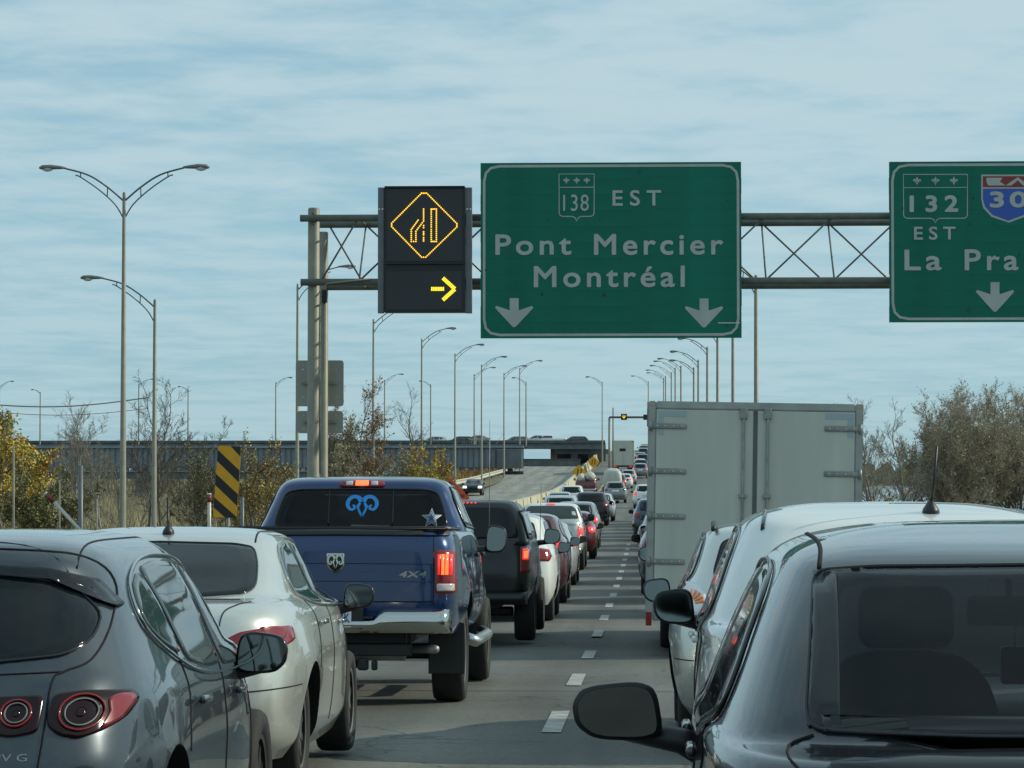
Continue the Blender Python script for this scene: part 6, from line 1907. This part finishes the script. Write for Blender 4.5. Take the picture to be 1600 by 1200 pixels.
tp(62, 668, 100, .9, 0, 'lower olive and yellow tree right of the yellow one', TL, 12, 'leafy_tree', 'leafyellow', 4500, .07, dens_=1.0)
tp(-30, 650, 96, .9, 0, 'olive tree mostly outside the left edge', TL, 13, 'leafy_tree', 'leafolive', 6000, .07)
tp(45, 735, 90, 1.1, 0, 'low olive bush under the yellow tree', TL, 14, 'leafy_bush', 'leafolive', 6000, .06, stems=3)
tp(118, 655, 125, .8, 0, 'slender bare tree between the yellow tree and the double lamp', TL, 15, bark='barkpale', stems=2)
tp(160, 668, 130, .9, 0, 'bare tree just left of the double-armed lamp', TL, 16, bark='barkpale')
tp(248, 622, 118, 1.15, 0, 'spreading bare tree behind the single-armed lamp', TL, 17, dens_=.95, stems=2)
tp(298, 652, 122, 1.1, 0, 'bare tree leaning right of the spreading one', TL, 18, dens_=.9)
tp(200, 700, 135, 1.0, 0, 'short bare tree behind the double-armed lamp', TL, 19, bark='barkpale', stems=2)
tp(305, 705, 105, 1.1, 0, 'olive bush left of the striped hazard marker', TL, 20, 'leafy_bush', 'leafolive', 2200, .05, stems=2)
tp(392, 698, 105, 1.1, 0, 'yellow-green bush right of the striped hazard marker', TL, 21, 'leafy_bush', 'leafyellow', 2200, .05, stems=2)
tp(350, 702, 112, 1.1, 0, 'yellowish bush behind the striped hazard marker', TL, 22, 'leafy_bush', 'leafyellow', 2600, .05, stems=2)
tp(549, 622, 160, .8, 0, 'half-bare tree with yellow-brown leaves right of the gantry post', TL, 23, 'leafy_tree', 'leaforange', 2600, .085, dens_=1.1, stems=2)
tp(525, 675, 158, 1.0, 0, 'brown bushy tree beside the gantry post', TL, 24, 'leafy_bush', 'leafbrown', 5000, .09, stems=3, dens_=1.1)
tp(565, 700, 165, 1.0, 0, 'yellowish bush at the foot of the half-bare tree', TL, 25, 'leafy_bush', 'leaforange', 2500, .08, stems=3)
tp(664, 622, 195, .8, 0, 'thin bare tree behind the first lamp of the left row', TL, 26, dens_=.85)
tp(682, 703, 190, 1.2, 0, 'orange-yellow bush at the foot of the thin bare tree', TL, 27, 'leafy_bush', 'leafyellow', 3500, .10, stems=3)
tp(640, 712, 205, 1.2, 0, 'brown bush left of the orange-yellow bush', TL, 28, 'leafy_bush', 'leafbrown', 3000, .10, stems=3)
tp(1372, 640, 128, .75, 0, 'thin pale bare tree right beside the box truck', TR, 31, bark='barkpale', stems=2)
tp(1402, 650, 132, .75, 0, 'second thin pale bare tree from the box truck', TR, 32, bark='barkpale')
tp(1350, 690, 150, .8, 0, 'small bare tree at the edge of the box truck', TR, 33, bark='barkpale')
for k, (px, py, d) in enumerate(((1432, 652, 140), (1462, 642, 136), (1488, 636, 145), (1516, 632, 138), (1542, 630, 143), (1568, 632, 147), (1598, 634, 140), (1640, 640, 142), (1690, 644, 145))):
    tp(px, py, d, 1.0, 0, ORD[k] + ' from the left of the broad brown-green willows at the right', TR, 40 + k, 'willow_tree', 'leafbrown', 5600, .055, dens_=1.28, low=.06, stems=2 + k % 2, bark='bark')
tp(1412, 770, 118, 1.1, 0, 'tiny yellow-green shrub in front of the right trees', TR, 60, 'leafy_bush', 'leafyellow', 700, .05, stems=2)

# scrub and dry grass: uncountable cover
def scrub(name, n, area, hts, m_, seed, blade=.03):
    rnd = random.Random(seed)
    bm = bmesh.new()
    for i in range(n):
        x = rnd.uniform(*area[0]); y = rnd.uniform(*area[1])
        cl_ = .5 + .5 * math.sin(x * .9 + seed) * math.cos(y * .35 + seed)
        if rnd.random() > .35 + .65 * cl_: continue
        h_ = rnd.uniform(*hts) * (.55 + .6 * cl_)
        z = ground_z(x, y) - .02
        a = rnd.random() * math.pi; dx_, dy_ = math.cos(a) * blade, math.sin(a) * blade
        lx, ly = rnd.gauss(0, .38) * h_, rnd.gauss(0, .38) * h_
        v = [bm.verts.new((x - dx_, y - dy_, z)), bm.verts.new((x + dx_, y + dy_, z)), bm.verts.new((x + lx, y + ly, z + h_))]
        bm.faces.new(v)
    o = from_bm(name, bm, M[m_], None, normals=False)
    tag(o, kind='stuff')
    return o
tag(scrub('dry_grass', 26000, ((-34, -9.5), (50, 118)), (.25, .75), 'weeds', 3), 'tan dry grass on the left verge', 'grass')
tag(scrub('brushwood', 60000, ((-75, -21), (112, 335)), (.5, 1.9), 'leafbrown', 5, .022), 'brown brushwood in front of the viaduct', 'brushwood')
tag(scrub('low_scrub', 30000, ((6.8, 60), (95, 172)), (.3, 1.5), 'leafbrown', 6, .02), 'brown scrub at the foot of the right trees', 'scrub')
tag(scrub('bank_weeds', 5000, ((-24, -17.5), (300, 392)), (.3, 1.3), 'leaforange', 8, .09), 'orange-brown weeds on the bank by the guard rail', 'weeds')

tag(scrub('far_brush', 16000, ((-120, -22), (372, 425)), (2.2, 5.2), 'leafbrown', 9, .14), 'dark far brush seen under the viaduct', 'brush')

def woods(name, n, x0, x1, y0, y1, h0, h1, m_, seed, label):
    rnd = random.Random(seed)
    bm = bmesh.new()
    for i in range(n):
        x = rnd.uniform(x0, x1); y = rnd.uniform(y0, y1); h_ = rnd.uniform(h0, h1); w_ = rnd.uniform(2.0, 4.5)
        zb = -1.2
        k = 7
        c = bm.verts.new((x, y, zb + h_ * .5))
        ring = [bm.verts.new((x + w_ * math.cos(t * 2 * math.pi / k) * rnd.uniform(.7, 1.2), y + rnd.uniform(-1, 1), zb + h_ * .5 + h_ * .5 * math.sin(t * 2 * math.pi / k) * rnd.uniform(.75, 1.1))) for t in range(k)]
        for t in range(k): bm.faces.new((ring[t], ring[(t + 1) % k], c))
    o = from_bm(name, bm, M[m_], None, normals=False)
    return tag(o, label, 'woods', kind='stuff')
woods('far_woods', 900, 60, 900, 1420, 1500, 5, 13, 'leafbrown', 21, 'low brown woods along the far shore at the right')
woods('far_woods', 500, -700, -60, 700, 760, 4, 8, 'leafbrown', 22, 'low brown woods far behind the viaduct')
